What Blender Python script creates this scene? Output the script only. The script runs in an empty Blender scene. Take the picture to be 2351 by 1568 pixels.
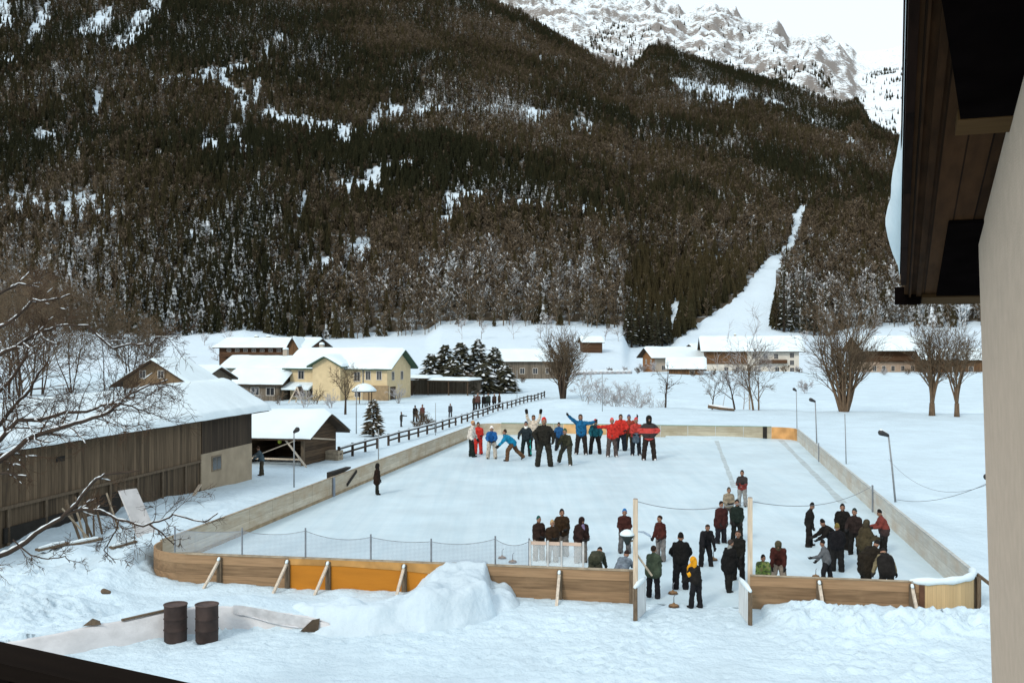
import bpy, math, random
import numpy as np
from mathutils import Vector, Matrix

scene = bpy.context.scene
COL = scene.collection
R = math.radians

# ---------------------------------------------------------------- camera, sky, sun, exposure
F = 2351.0            # focal length in the units of a 2351 px wide picture
CX, HY, CAMZ = 1175.5, 790.0, 8.4
cd = bpy.data.cameras.new('camera')
cam = bpy.data.objects.new('camera', cd); COL.objects.link(cam)
cam.location = (0, 0, CAMZ); cam.rotation_euler = (R(90), 0, 0)
cd.sensor_width = 36.0; cd.lens = 36.0 * F / 2351.0
cd.shift_y = 6.0 / 2351.0
cd.clip_start = 0.05; cd.clip_end = 20000
scene.camera = cam

SUN_EL, SUN_AZ = 34.0, 212.0       # azimuth clockwise from +Y (the sun stands behind the camera, to the left)
world = bpy.data.worlds.new("World"); scene.world = world
world.use_nodes = True
wn = world.node_tree.nodes; wl = world.node_tree.links
bg = wn['Background']
sky = wn.new('ShaderNodeTexSky'); sky.sky_type = 'NISHITA'; sky.sun_disc = False
sky.sun_elevation = R(SUN_EL); sky.sun_rotation = R(SUN_AZ)
sky.air_density = 1.0; sky.dust_density = 6.0; sky.ozone_density = 1.0; sky.altitude = 900
veil = wn.new('ShaderNodeMixRGB'); veil.blend_type = 'MIX'; veil.inputs[0].default_value = 0.72     # thin bright cloud veil over the clear sky
veil.inputs[2].default_value = (8.6, 9.2, 9.6, 1)
wl.new(sky.outputs[0], veil.inputs[1]); wl.new(veil.outputs[0], bg.inputs[0]); bg.inputs[1].default_value = 0.13
sd = bpy.data.lights.new('sun', 'SUN'); sd.energy = 1.5; sd.angle = R(10); sd.color = (1.0, 0.94, 0.86)
sun = bpy.data.objects.new('sun', sd); COL.objects.link(sun)
_e, _a = R(SUN_EL), R(SUN_AZ)
_d = Vector((math.sin(_a) * math.cos(_e), math.cos(_a) * math.cos(_e), math.sin(_e)))
sun.rotation_euler = _d.to_track_quat('Z', 'Y').to_euler(); sun.location = (0, -40, 60)
scene.view_settings.view_transform = 'Standard'; scene.view_settings.look = 'None'
scene.view_settings.exposure = 0.12; scene.view_settings.gamma = 1.0
try:
    scene.cycles.max_bounces = 6; scene.cycles.diffuse_bounces = 3; scene.cycles.transparent_max_bounces = 12
except Exception: pass

# ---------------------------------------------------------------- helpers
def G(px, py, z=0.0):
    """ground point (height z) seen at picture point px, py"""
    Y = F * (CAMZ - z) / (py - HY)
    return np.array(((px - CX) * Y / F, Y, z))
def D(px, py, Y):
    return np.array(((px - CX) * Y / F, Y, CAMZ - (py - HY) * Y / F))

def rnd(seed): return np.random.RandomState(seed)

def _hash(ix, iy, seed):
    h = (ix.astype(np.int64) * 374761393 + iy.astype(np.int64) * 668265263 + seed * 974711) & 0x7fffffff
    h = ((h ^ (h >> 13)) * 1274126177) & 0x7fffffff
    return ((h ^ (h >> 16)) & 0xffff) / 65535.0
def vnoise(x, y, seed=0):
    x = np.asarray(x, float); y = np.asarray(y, float)
    ix = np.floor(x); iy = np.floor(y); fx = x - ix; fy = y - iy
    fx = fx * fx * (3 - 2 * fx); fy = fy * fy * (3 - 2 * fy)
    a = _hash(ix, iy, seed); b = _hash(ix + 1, iy, seed); c = _hash(ix, iy + 1, seed); d = _hash(ix + 1, iy + 1, seed)
    return (a + (b - a) * fx + (c - a) * fy + (a - b - c + d) * fx * fy) * 2 - 1
def fbm(x, y, seed=0, oct=4, gain=0.5, lac=2.03):
    s = 0; amp = 1.0; f = 1.0
    for o in range(oct):
        s = s + amp * vnoise(np.asarray(x) * f, np.asarray(y) * f, seed + o * 17); amp *= gain; f *= lac
    return s
def ridged(x, y, seed=0, oct=5):
    s = 0; amp = 1.0; f = 1.0
    for o in range(oct):
        s = s + amp * (1 - 2 * np.abs(vnoise(np.asarray(x) * f, np.asarray(y) * f, seed + o * 31))); amp *= 0.52; f *= 2.1
    return s
def sstep(a, b, x):
    t = np.clip((np.asarray(x, float) - a) / (b - a), 0, 1); return t * t * (3 - 2 * t)

# ---- materials
MATS = {}
def _nt(name):
    m = bpy.data.materials.new(name); m.use_nodes = True
    nt = m.node_tree; return m, nt, nt.nodes, nt.links, nt.nodes['Principled BSDF']
def _setspec(b, v):
    for k in ('Specular IOR Level', 'Specular'):
        if k in b.inputs: b.inputs[k].default_value = v; break
def mat(name, col, rough=0.85, var=0.25, scale=3.0, bump=0.0, bscale=20.0, spec=0.25, stretch=(1, 1, 1), detail=5.0, metal=0.0):
    """plain surface with a mottled colour and an optional bump"""
    if name in MATS: return MATS[name]
    m, nt, N, L, b = _nt(name)
    tc = N.new('ShaderNodeTexCoord'); mp = N.new('ShaderNodeMapping'); mp.inputs['Scale'].default_value = stretch
    L.new(tc.outputs['Object'], mp.inputs['Vector'])
    nz = N.new('ShaderNodeTexNoise'); nz.inputs['Scale'].default_value = scale; nz.inputs['Detail'].default_value = detail
    L.new(mp.outputs[0], nz.inputs['Vector'])
    cr = N.new('ShaderNodeValToRGB')
    lo = [max(0, c * (1 - var)) for c in col]; hi = [min(1, c * (1 + var)) for c in col]
    cr.color_ramp.elements[0].position = 0.3; cr.color_ramp.elements[1].position = 0.7
    cr.color_ramp.elements[0].color = (*lo, 1); cr.color_ramp.elements[1].color = (*hi, 1)
    L.new(nz.outputs['Fac'], cr.inputs[0]); L.new(cr.outputs[0], b.inputs['Base Color'])
    b.inputs['Roughness'].default_value = rough; b.inputs['Metallic'].default_value = metal; _setspec(b, spec)
    if bump:
        n2 = N.new('ShaderNodeTexNoise'); n2.inputs['Scale'].default_value = bscale; n2.inputs['Detail'].default_value = 6
        L.new(mp.outputs[0], n2.inputs['Vector'])
        bp = N.new('ShaderNodeBump'); bp.inputs['Strength'].default_value = bump; bp.inputs['Distance'].default_value = 0.05
        L.new(n2.outputs['Fac'], bp.inputs['Height']); L.new(bp.outputs[0], b.inputs['Normal'])
    MATS[name] = m; return m
def planks(name, col, axis=0, width=0.2, grain=2, var=0.35, gap=0.06, gapdark=0.35, rough=0.85, spec=0.2, patch=0.0, patchcol=(0.3, 0.3, 0.28), gscale=1.0):
    """boards of the given width laid side by side along object axis `axis`, the grain running along `grain`"""
    if name in MATS: return MATS[name]
    m, nt, N, L, b = _nt(name)
    tc = N.new('ShaderNodeTexCoord'); sp = N.new('ShaderNodeSeparateXYZ'); L.new(tc.outputs['Object'], sp.inputs[0])
    dv = N.new('ShaderNodeMath'); dv.operation = 'DIVIDE'; dv.inputs[1].default_value = width; L.new(sp.outputs[axis], dv.inputs[0])
    fl = N.new('ShaderNodeMath'); fl.operation = 'FLOOR'; L.new(dv.outputs[0], fl.inputs[0])
    fr = N.new('ShaderNodeMath'); fr.operation = 'FRACT'; L.new(dv.outputs[0], fr.inputs[0])
    wn_ = N.new('ShaderNodeTexWhiteNoise'); wn_.noise_dimensions = '1D'; L.new(fl.outputs[0], wn_.inputs['W'])
    st = [9.0 * gscale] * 3; st[grain] = 0.6 * gscale
    mp = N.new('ShaderNodeMapping'); mp.inputs['Scale'].default_value = st; L.new(tc.outputs['Object'], mp.inputs['Vector'])
    ad = N.new('ShaderNodeVectorMath'); ad.operation = 'ADD'; L.new(mp.outputs[0], ad.inputs[0]); L.new(wn_.outputs['Color'], ad.inputs[1])
    sc_ = N.new('ShaderNodeTexNoise'); sc_.inputs['Scale'].default_value = 1.5; sc_.inputs['Detail'].default_value = 7; L.new(ad.outputs[0], sc_.inputs['Vector'])
    a1 = N.new('ShaderNodeMath'); a1.operation = 'MULTIPLY_ADD'; a1.inputs[1].default_value = 0.45; L.new(wn_.outputs['Value'], a1.inputs[0]); 
    a2 = N.new('ShaderNodeMath'); a2.operation = 'SUBTRACT'; a2.inputs[1].default_value = 0.22; L.new(sc_.outputs['Fac'], a2.inputs[0]); L.new(a2.outputs[0], a1.inputs[2])
    cr = N.new('ShaderNodeValToRGB'); cr.color_ramp.elements[0].position = 0.2; cr.color_ramp.elements[1].position = 0.8
    cr.color_ramp.elements[0].color = (*[c * (1 - var) for c in col], 1); cr.color_ramp.elements[1].color = (*[min(1, c * (1 + var)) for c in col], 1)
    L.new(a1.outputs[0], cr.inputs[0])
    last = cr.outputs[0]
    if patch > 0:
        nz = N.new('ShaderNodeTexNoise'); nz.inputs['Scale'].default_value = 0.9; nz.inputs['Detail'].default_value = 8; nz.inputs['Roughness'].default_value = 0.7
        mp2 = N.new('ShaderNodeMapping'); s2 = [1.0] * 3; s2[grain] = 0.5; mp2.inputs['Scale'].default_value = s2
        L.new(tc.outputs['Object'], mp2.inputs['Vector']); L.new(mp2.outputs[0], nz.inputs['Vector'])
        r2 = N.new('ShaderNodeValToRGB'); r2.color_ramp.elements[0].position = 0.62 - patch * 0.3; r2.color_ramp.elements[1].position = 0.72
        L.new(nz.outputs['Fac'], r2.inputs[0])
        mx = N.new('ShaderNodeMixRGB'); mx.inputs[2].default_value = (*patchcol, 1); L.new(r2.outputs[0], mx.inputs[0]); L.new(last, mx.inputs[1]); last = mx.outputs[0]
    if gap > 0:
        lt = N.new('ShaderNodeMath'); lt.operation = 'LESS_THAN'; lt.inputs[1].default_value = gap; L.new(fr.outputs[0], lt.inputs[0])
        mx = N.new('ShaderNodeMixRGB'); mx.blend_type = 'MULTIPLY'; mx.inputs[2].default_value = (gapdark, gapdark, gapdark, 1)
        L.new(lt.outputs[0], mx.inputs[0]); L.new(last, mx.inputs[1]); last = mx.outputs[0]
    L.new(last, b.inputs['Base Color']); b.inputs['Roughness'].default_value = rough; _setspec(b, spec)
    bp = N.new('ShaderNodeBump'); bp.inputs['Strength'].default_value = 0.25; bp.inputs['Distance'].default_value = 0.01
    L.new(sc_.outputs['Fac'], bp.inputs['Height']); L.new(bp.outputs[0], b.inputs['Normal'])
    MATS[name] = m; return m
def snowmat(name, col, bump=0.5, s1=2.0, s2=14.0, dist=0.15, rough=0.75, dirt=0.0):
    if name in MATS: return MATS[name]
    m, nt, N, L, b = _nt(name)
    tc = N.new('ShaderNodeTexCoord')
    nz = N.new('ShaderNodeTexNoise'); nz.inputs['Scale'].default_value = s1; nz.inputs['Detail'].default_value = 8; L.new(tc.outputs['Object'], nz.inputs['Vector'])
    n2 = N.new('ShaderNodeTexNoise'); n2.inputs['Scale'].default_value = s2; n2.inputs['Detail'].default_value = 6; L.new(tc.outputs['Object'], n2.inputs['Vector'])
    ad = N.new('ShaderNodeMath'); ad.operation = 'MULTIPLY_ADD'; ad.inputs[1].default_value = 0.3; L.new(n2.outputs['Fac'], ad.inputs[0]); L.new(nz.outputs['Fac'], ad.inputs[2])
    bp = N.new('ShaderNodeBump'); bp.inputs['Strength'].default_value = bump; bp.inputs['Distance'].default_value = dist
    L.new(ad.outputs[0], bp.inputs['Height']); L.new(bp.outputs[0], b.inputs['Normal'])
    n3 = N.new('ShaderNodeTexNoise'); n3.inputs['Scale'].default_value = 0.25; n3.inputs['Detail'].default_value = 9; n3.inputs['Roughness'].default_value = 0.65; L.new(tc.outputs['Object'], n3.inputs['Vector'])
    cr = N.new('ShaderNodeValToRGB'); cr.color_ramp.elements[0].position = 0.35; cr.color_ramp.elements[1].position = 0.65
    d = 0.06 + dirt
    cr.color_ramp.elements[0].color = (*[c * (1 - d) for c in col], 1); cr.color_ramp.elements[1].color = (*[min(1, c * 1.04) for c in col], 1)
    L.new(n3.outputs['Fac'], cr.inputs[0]); L.new(cr.outputs[0], b.inputs['Base Color'])
    b.inputs['Roughness'].default_value = rough; _setspec(b, 0.2)
    MATS[name] = m; return m

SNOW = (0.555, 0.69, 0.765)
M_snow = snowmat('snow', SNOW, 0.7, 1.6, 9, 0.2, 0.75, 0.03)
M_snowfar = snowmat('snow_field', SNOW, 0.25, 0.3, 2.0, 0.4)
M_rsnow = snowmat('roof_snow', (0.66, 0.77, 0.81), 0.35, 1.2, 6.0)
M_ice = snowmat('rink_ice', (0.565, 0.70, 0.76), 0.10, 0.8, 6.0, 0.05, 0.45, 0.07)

def swept(m):
    """faint sweeping streaks along the rink in the ice colour and gloss"""
    nt = m.node_tree; N = nt.nodes; L = nt.links; b = N['Principled BSDF']; src = b.inputs['Base Color'].links[0].from_socket
    tc = N.new('ShaderNodeTexCoord'); mp = N.new('ShaderNodeMapping'); mp.inputs['Rotation'].default_value = (0, 0, R(10)); mp.inputs['Scale'].default_value = (1.6, 0.07, 1); L.new(tc.outputs['Object'], mp.inputs[0])
    nz = N.new('ShaderNodeTexNoise'); nz.inputs['Scale'].default_value = 1.3; nz.inputs['Detail'].default_value = 9; nz.inputs['Roughness'].default_value = .65; L.new(mp.outputs[0], nz.inputs['Vector'])
    cr = N.new('ShaderNodeValToRGB'); cr.color_ramp.elements[0].position = .38; cr.color_ramp.elements[1].position = .58; cr.color_ramp.elements[0].color = (.91, .94, .955, 1); cr.color_ramp.elements[1].color = (1, 1, 1, 1); L.new(nz.outputs['Fac'], cr.inputs[0])
    mx = N.new('ShaderNodeMixRGB'); mx.blend_type = 'MULTIPLY'; mx.inputs[0].default_value = 1; L.new(src, mx.inputs[1]); L.new(cr.outputs[0], mx.inputs[2]); L.new(mx.outputs[0], b.inputs['Base Color'])
swept(M_ice)

# ---- meshes
class MB:
    def __init__(s): s.v = []; s.f = []; s.m = []
    def add(s, verts, faces, mi=0):
        o = len(s.v); s.v.extend([tuple(map(float, p)) for p in verts])
        s.f.extend([tuple(o + i for i in f) for f in faces]); s.m.extend([mi] * len(faces))
    def box(s, x0, x1, y0, y1, z0, z1, mi=0):
        s.hexa([(x0, y0, z0), (x1, y0, z0), (x1, y1, z0), (x0, y1, z0), (x0, y0, z1), (x1, y0, z1), (x1, y1, z1), (x0, y1, z1)], mi)
    def hexa(s, p, mi=0):
        s.add(p, [(0, 3, 2, 1), (4, 5, 6, 7), (0, 1, 5, 4), (1, 2, 6, 5), (2, 3, 7, 6), (3, 0, 4, 7)], mi)
    def bar(s, a, b, w, h, up=(0, 0, 1), mi=0):
        """rectangular bar from a to b"""
        a = np.array(a, float); b = np.array(b, float); d = b - a; d /= np.linalg.norm(d)
        up = np.array(up, float)
        if abs(d @ up) > 0.98: up = np.array((0, 1.0, 0))
        r = np.cross(d, up); r /= np.linalg.norm(r); u = np.cross(r, d)
        q = [(-1, -1), (1, -1), (1, 1), (-1, 1)]
        s.hexa([a + r * i * w / 2 + u * j * h / 2 for i, j in q] + [b + r * i * w / 2 + u * j * h / 2 for i, j in q], mi)
    def tube(s, pts, rad, n=6, mi=0, cap=True):
        pts = [np.array(p, float) for p in pts]; k = len(pts)
        if np.isscalar(rad): rad = [rad] * k
        o = len(s.v); ref = None
        for i in range(k):
            d = pts[min(i + 1, k - 1)] - pts[max(i - 1, 0)]; l = np.linalg.norm(d); d = d / l if l > 0 else np.array((0, 0, 1.0))
            if ref is None: ref = np.array((1.0, 0, 0)) if abs(d[0]) < 0.8 else np.array((0, 1.0, 0))
            r = ref - d * (ref @ d); r /= max(np.linalg.norm(r), 1e-9); ref = r; u = np.cross(d, r)
            for j in range(n):
                t = 2 * math.pi * j / n
                s.v.append(tuple(pts[i] + (r * math.cos(t) + u * math.sin(t)) * rad[i]))
        for i in range(k - 1):
            for j in range(n):
                a = o + i * n + j; b = o + i * n + (j + 1) % n
                s.f.append((a, b, b + n, a + n)); s.m.append(mi)
        if cap:
            s.f.append(tuple(o + j for j in range(n))[::-1]); s.m.append(mi)
            s.f.append(tuple(o + (k - 1) * n + j for j in range(n))); s.m.append(mi)
    def lathe(s, prof, n=16, c=(0, 0, 0), mi=0):
        o = len(s.v); k = len(prof)
        for r, z in prof:
            for j in range(n):
                t = 2 * math.pi * j / n; s.v.append((c[0] + r * math.cos(t), c[1] + r * math.sin(t), c[2] + z))
        for i in range(k - 1):
            for j in range(n):
                a = o + i * n + j; b = o + i * n + (j + 1) % n
                s.f.append((a, b, b + n, a + n)); s.m.append(mi)
        s.f.append(tuple(o + j for j in range(n))[::-1]); s.m.append(mi)
        s.f.append(tuple(o + (k - 1) * n + j for j in range(n))); s.m.append(mi)
    def prism(s, poly, d, mi=0):
        """planar polygon (3d points) pushed along vector d"""
        n = len(poly); p = [np.array(q, float) for q in poly]; d = np.array(d, float)
        s.add(p + [q + d for q in p], [tuple(range(n))[::-1], tuple(range(n, 2 * n))] + [(i, (i + 1) % n, n + (i + 1) % n, n + i) for i in range(n)], mi)
    def capsule(s, a, b, ra, rb, n=8, sq=(1, 1, 1)):
        a = np.array(a, float); b = np.array(b, float); d = b - a; l = np.linalg.norm(d)
        d = d / l if l > 1e-6 else np.array((0, 0, 1.0))
        pts = []; rr = []
        for t in (-1, -0.8, -0.4): pts.append(a + d * ra * t); rr.append(ra * math.sqrt(max(1 - t * t, 0.02)))
        pts.append(a); rr.append(ra)
        if l > 1e-6: pts.append(b); rr.append(rb)
        for t in (0.4, 0.8, 1): pts.append(b + d * rb * t); rr.append(rb * math.sqrt(max(1 - t * t, 0.02)))
        s.tube(pts, rr, n)
    def build(s, name, mats, parent=None, smooth=False, loc=None):
        me = bpy.data.meshes.new(name); me.from_pydata(s.v, [], s.f)
        mats = mats if isinstance(mats, (list, tuple)) else [mats]
        for m in mats: me.materials.append(m)
        if len(mats) > 1: me.polygons.foreach_set('material_index', s.m)
        if smooth: me.polygons.foreach_set('use_smooth', [True] * len(me.polygons))
        me.update()
        o = bpy.data.objects.new(name, me); COL.objects.link(o)
        if parent is not None: o.parent = parent
        if loc is not None: o.location = loc
        return o
def tag(o, label, cat, group=None, kind=None):
    o['label'] = label; o['category'] = cat
    if group: o['group'] = group
    if kind: o['kind'] = kind
    return o
def thing(name, label, cat, loc=(0, 0, 0), rotz=0.0, group=None):
    o = bpy.data.objects.new(name, None); COL.objects.link(o); o.empty_display_size = 0.3
    o.location = tuple(map(float, loc)); o.rotation_euler = (0, 0, rotz)
    return tag(o, label, cat, group)
def grid_mesh(name, X, Y, Z, mats, parent=None, smooth=True, kind=None, mask=None):
    ny, nx = X.shape
    v = np.stack([X, Y, Z], -1).reshape(-1, 3)
    i = np.arange(ny - 1)[:, None] * nx + np.arange(nx - 1)[None, :]
    f = np.stack([i, i + 1, i + nx + 1, i + nx], -1).reshape(-1, 4)
    me = bpy.data.meshes.new(name)
    me.vertices.add(len(v)); me.vertices.foreach_set('co', v.astype(np.float32).ravel())
    me.loops.add(f.size); me.loops.foreach_set('vertex_index', f.ravel().astype(np.int32))
    me.polygons.add(len(f)); me.polygons.foreach_set('loop_start', np.arange(0, f.size, 4, dtype=np.int32))
    me.polygons.foreach_set('loop_total', np.full(len(f), 4, np.int32))
    me.update(calc_edges=True)
    if smooth: me.polygons.foreach_set('use_smooth', [True] * len(f))
    for m in (mats if isinstance(mats, (list, tuple)) else [mats]): me.materials.append(m)
    o = bpy.data.objects.new(name, me); COL.objects.link(o)
    if parent is not None: o.parent = parent
    if kind: o['kind'] = kind
    return o
# ---------------------------------------------------------------- rink frame
TH = R(10.0); CT, ST = math.cos(TH), math.sin(TH)
def RK(s, t, z=0.0): return np.array((s * CT + t * ST, -s * ST + t * CT, z))     # rink (across, along) -> world
def ST_(X, Y): return X * CT - Y * ST, X * ST + Y * CT
S0, S1, T0, T1 = -19.5, 8.9, 33.4, 93.5

# ---------------------------------------------------------------- ground
WALL = np.array([(-17.5, 23.6), (-13.5, 26.6), (-11.3, 28.3), (-9.3, 29.75), (-8.0, 30.25), (-5.5, 29.9), (-4.0, 29.6)])
def wall_y(X): return np.interp(X, WALL[:, 0], WALL[:, 1])
def wall_h(X): return np.interp(X, [-30, -13.5, -11.5, -9, -7.5, -5.6, -4.4], [0.62, 0.60, 0.66, 0.80, 0.62, 0.34, 0.05])
def rr_sd(s, t, r=2.0):
    """signed distance to the rounded outline of the rink"""
    cx, cy = (S0 + S1) / 2, (T0 + T1) / 2; qx = np.abs(s - cx) - (S1 - S0) / 2 + r; qy = np.abs(t - cy) - (T1 - T0) / 2 + r
    return np.hypot(np.maximum(qx, 0), np.maximum(qy, 0)) + np.minimum(np.maximum(qx, qy), 0) - r
def ground_h(X, Y):
    X = np.asarray(X, float); Y = np.asarray(Y, float)
    s, t = ST_(X, Y)
    h = 0.05 * fbm(X * 0.35, Y * 0.35, 3, 3) + 0.022 * fbm(X * 1.6, Y * 1.6, 9, 3)
    # terrace behind the low wall at the left
    zt = wall_h(X)
    front = sstep(0.0, 0.12, Y - wall_y(X))
    back = 1 - 0.97 * sstep(0.8, 3.9, Y - wall_y(X)) * sstep(-14.5, -11.5, X)
    left = sstep(-3.9, -5.0, X)
    far = sstep(72, 44, Y)
    h = h + zt * front * back * left * far * np.where(s < S0 - 0.3, 1.0, sstep(T0 + 0.4, T0 - 0.2, t))
    # drifts along the near board
    h = h + (0.05 + 0.15 * sstep(-2, 2, s) + 0.07 * fbm(X * 0.9, Y * 0.9, 5, 3)) * np.exp(-((t - (T0 - 0.3)) / 0.9) ** 2) * sstep(S0 - 2, S0, s) * (1 - sstep(-3.2, -2.2, s) * sstep(2.4, 1.7, s))
    # churned snow at the right, in front of the right near board
    m = sstep(2.0, 3.0, s) * sstep(T0 - 0.05, T0 - 0.5, t) * sstep(22, 25, t)
    lump = np.abs(fbm(X * 1.7, Y * 1.7, 21, 4)) + 0.5 * np.abs(fbm(X * 4.3, Y * 4.3, 25, 3))
    h = h + m * (0.11 * lump + 0.20 * np.exp(-((t - 31.9) / 0.9) ** 2) * (0.7 + lump))
    m2 = sstep(2.5, 0, np.abs(X - 0.5) - 3.5) * sstep(T0, T0 - 1, t) * sstep(24, 27, t)
    h = h + m2 * 0.05 * np.abs(fbm(X * 2.2, Y * 2.2, 35, 4))
    m3 = sstep(T0 - 0.3, T0 - 1.2, t) * (1 - m) * (1 - front * left)
    h = h + m3 * 0.035 * np.abs(fbm(X * 2.0, Y * 2.6, 55, 4))
    # rink floor
    inr = (rr_sd(s, t) < np.where(t > T0 + 1, 0.2, 0.04)) & (t > np.where((s > -1.9) & (s < 1.9), T0 + 0.5, T0 - 0.2))
    gate = (s > -2.3) & (s < 2.2) & (t > T0 - 1.8) & (t <= T0 + 0.6)
    h = np.where(inr, -0.06, h); h = np.where(gate, np.where(t > T0 - 0.2, 0.007, np.minimum(h, 0.0) * 0.3 + 0.004), h)
    h = h + (0.20 * fbm(X * 0.55, Y * 0.55, 47, 4) + 0.09 * np.abs(fbm(X * 2.1, Y * 2.1, 48, 3))) * sstep(-11, -13.5, X) * sstep(58, 48, Y) * sstep(24, 26, Y) * ~inr
    h = h + 0.55 * np.exp(-(((s - (S0 - 0.6)) / 1.1) ** 2 + ((t - (T0 + 0.9)) / 1.5) ** 2)) * ~inr
    # banks outside the long sides and behind the far board
    h = h + 0.35 * np.exp(-((s - (S0 - 1.2)) / 1.0) ** 2) * sstep(T0 + 2, T0 + 8, t) * sstep(T1 + 6, T1, t) * ~inr
    h = h + 0.3 * np.exp(-((s - (S1 + 1.3)) / 1.0) ** 2) * sstep(T0 + 2, T0 + 8, t) * sstep(T1 + 6, T1, t) * ~inr
    h = h + 0.5 * np.exp(-((t - (T1 + 1.8)) / 1.4) ** 2) * sstep(S0 - 1, S0 + 2, s) * sstep(S1 + 1, S1 - 2, s) * ~inr
    # brook behind the field
    q = Y - (137 - 0.27 * (X - 10))
    h = h - 1.5 * sstep(0, 3, q) * sstep(24, 8, q) * sstep(6, 16, X)
    # snow hummock left of the centre tree, rise of the meadow
    h = h + 0.9 * np.exp(-(((X - 8) / 5) ** 2 + ((Y - 140) / 7) ** 2))
    h = h + 2.0 * sstep(150, 300, Y) * (0.5 + 0.5 * fbm(X * 0.02, Y * 0.02, 8, 3)) * sstep(300, 270, Y)
    h = h + 0.25 * fbm(X * 0.05, Y * 0.05, 41, 3) * sstep(110, 150, Y)
    return h
def axis(fine0, fine1, step, lo, hi, g):
    a = list(np.arange(fine0, fine1 + 1e-6, step)); d = step
    while a[-1] < hi: d *= g; a.append(a[-1] + d)
    d = step; b = []; x = fine0
    while x > lo: d *= g; x -= d; b.append(x)
    return np.array(b[::-1] + a)
gx = axis(-17, 16, 0.11, -700, 800, 1.08); gy = axis(24.2, 34.5, 0.09, -60, 310, 1.035)
GX, GY = np.meshgrid(gx, gy)
GZ = ground_h(GX, GY)
_g = rnd(19)
def prints(n, x0, y0, x1, y1, w, depth):
    """a trodden trail of footprints from one point to another"""
    for i in range(n):
        u = _g.uniform(); x = x0 + (x1 - x0) * u + _g.normal() * w; y = y0 + (y1 - y0) * u + _g.normal() * w
        a, b = np.searchsorted(gx, [x - .5, x + .5]); c, d = np.searchsorted(gy, [y - .5, y + .5])
        if b - a < 3 or d - c < 3: continue
        an = math.atan2(x1 - x0, y1 - y0) + _g.normal() * .3; dx = GX[c:d, a:b] - x; dy = GY[c:d, a:b] - y
        p_ = dx * math.cos(an) - dy * math.sin(an); q_ = dx * math.sin(an) + dy * math.cos(an); e = (p_ / .10) ** 2 + (q_ / .17) ** 2
        GZ[c:d, a:b] += depth * (-np.exp(-e) + 0.35 * np.exp(-((np.sqrt(e) - 1.5) / .4) ** 2))
prints(260, 5.5, 32.2, 1.5, 24.5, .9, .045); prints(140, 5.8, 32, 11, 25, 1.0, .04); prints(200, -9.5, 28.3, 4.5, 30.8, .6, .05); prints(120, -4, 24.5, 3, 29, 1.2, .045); prints(130, -16, 33, -12.5, 29, .9, .09); prints(90, -17, 38, -15.5, 31, .5, .09); prints(120, -8, 24.4, 8, 24.8, .5, .04)
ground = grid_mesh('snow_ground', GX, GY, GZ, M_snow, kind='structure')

# rink ice
bm_ = MB()
def rrect(s0, s1, t0, t1, r, n=7):
    p = []
    for cx, cy, a0 in ((s1 - r, t0 + r, -90), (s1 - r, t1 - r, 0), (s0 + r, t1 - r, 90), (s0 + r, t0 + r, 180)):
        for i in range(n + 1):
            a = R(a0 + 90 * i / n); p.append((cx + r * math.cos(a), cy + r * math.sin(a)))
    return p
ICE_R = 2.0
bm_.add([RK(s, t, 0.012) for s, t in rrect(S0 - .02, S1 + .02, T0 - .02, T1 + .02, ICE_R)], [tuple(range(32))])
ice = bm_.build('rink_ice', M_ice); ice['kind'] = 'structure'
# faint scraped lines on the ice
M_scrape = mat('scraped_ice', (0.40, 0.48, 0.50), 0.5, 0.25, 2.0)
for (a, b, w) in ((G(1645, 1012), G(1686, 1120), 0.16), (G(1792, 1010), G(1935, 1155), 0.22)):
    mb = MB(); d = (b - a); n = np.array((-d[1], d[0], 0)); n /= np.linalg.norm(n)
    k = 24; L_ = []; 
    for i in range(k + 1):
        c = a + d * i / k; ww = w * (0.7 + 0.5 * abs(float(vnoise(i * 0.7, 3.0, 5)))); L_ += [c - n * ww + (0, 0, .016), c + n * ww + (0, 0, .016)]
    mb.add(L_, [(2 * i, 2 * i + 1, 2 * i + 3, 2 * i + 2) for i in range(k)])
    o = mb.build('scraped_line', M_scrape); o['kind'] = 'structure'

# ---------------------------------------------------------------- mountain slope (forest floor)
RIDGE = np.array([(-2600, -500), (-1600, -430), (0, -260), (600, -150), (1000, -45), (1120, 2), (1200, 34), (1255, 70), (1330, 116), (1400, 156), (1450, 166), (1490, 112), (1530, 112), (1600, 140), (1700, 168), (1800, 200),
                  (1900, 238), (1940, 246), (1970, 236), (2000, 290), (2060, 322), (2150, 320), (2400, 220), (4600, -200)], float)
FOOT = np.array([(-2600, 740), (0, 742), (330, 768), (560, 756), (700, 778), (980, 762), (1010, 742), (1150, 742), (1300, 742), (1430, 752), (1445, 790), (1540, 790), (1560, 775), (1780, 752), (1900, 770), (2000, 748), (2250, 742), (4600, 740)], float)
RD = np.array([(-2600, 1900), (0, 1750), (1120, 1650), (1440, 1500), (1480, 1700), (1700, 1600), (2000, 1400), (2080, 1300), (4600, 1200)], float)
YF, YM = 410.0, 285.0
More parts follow.
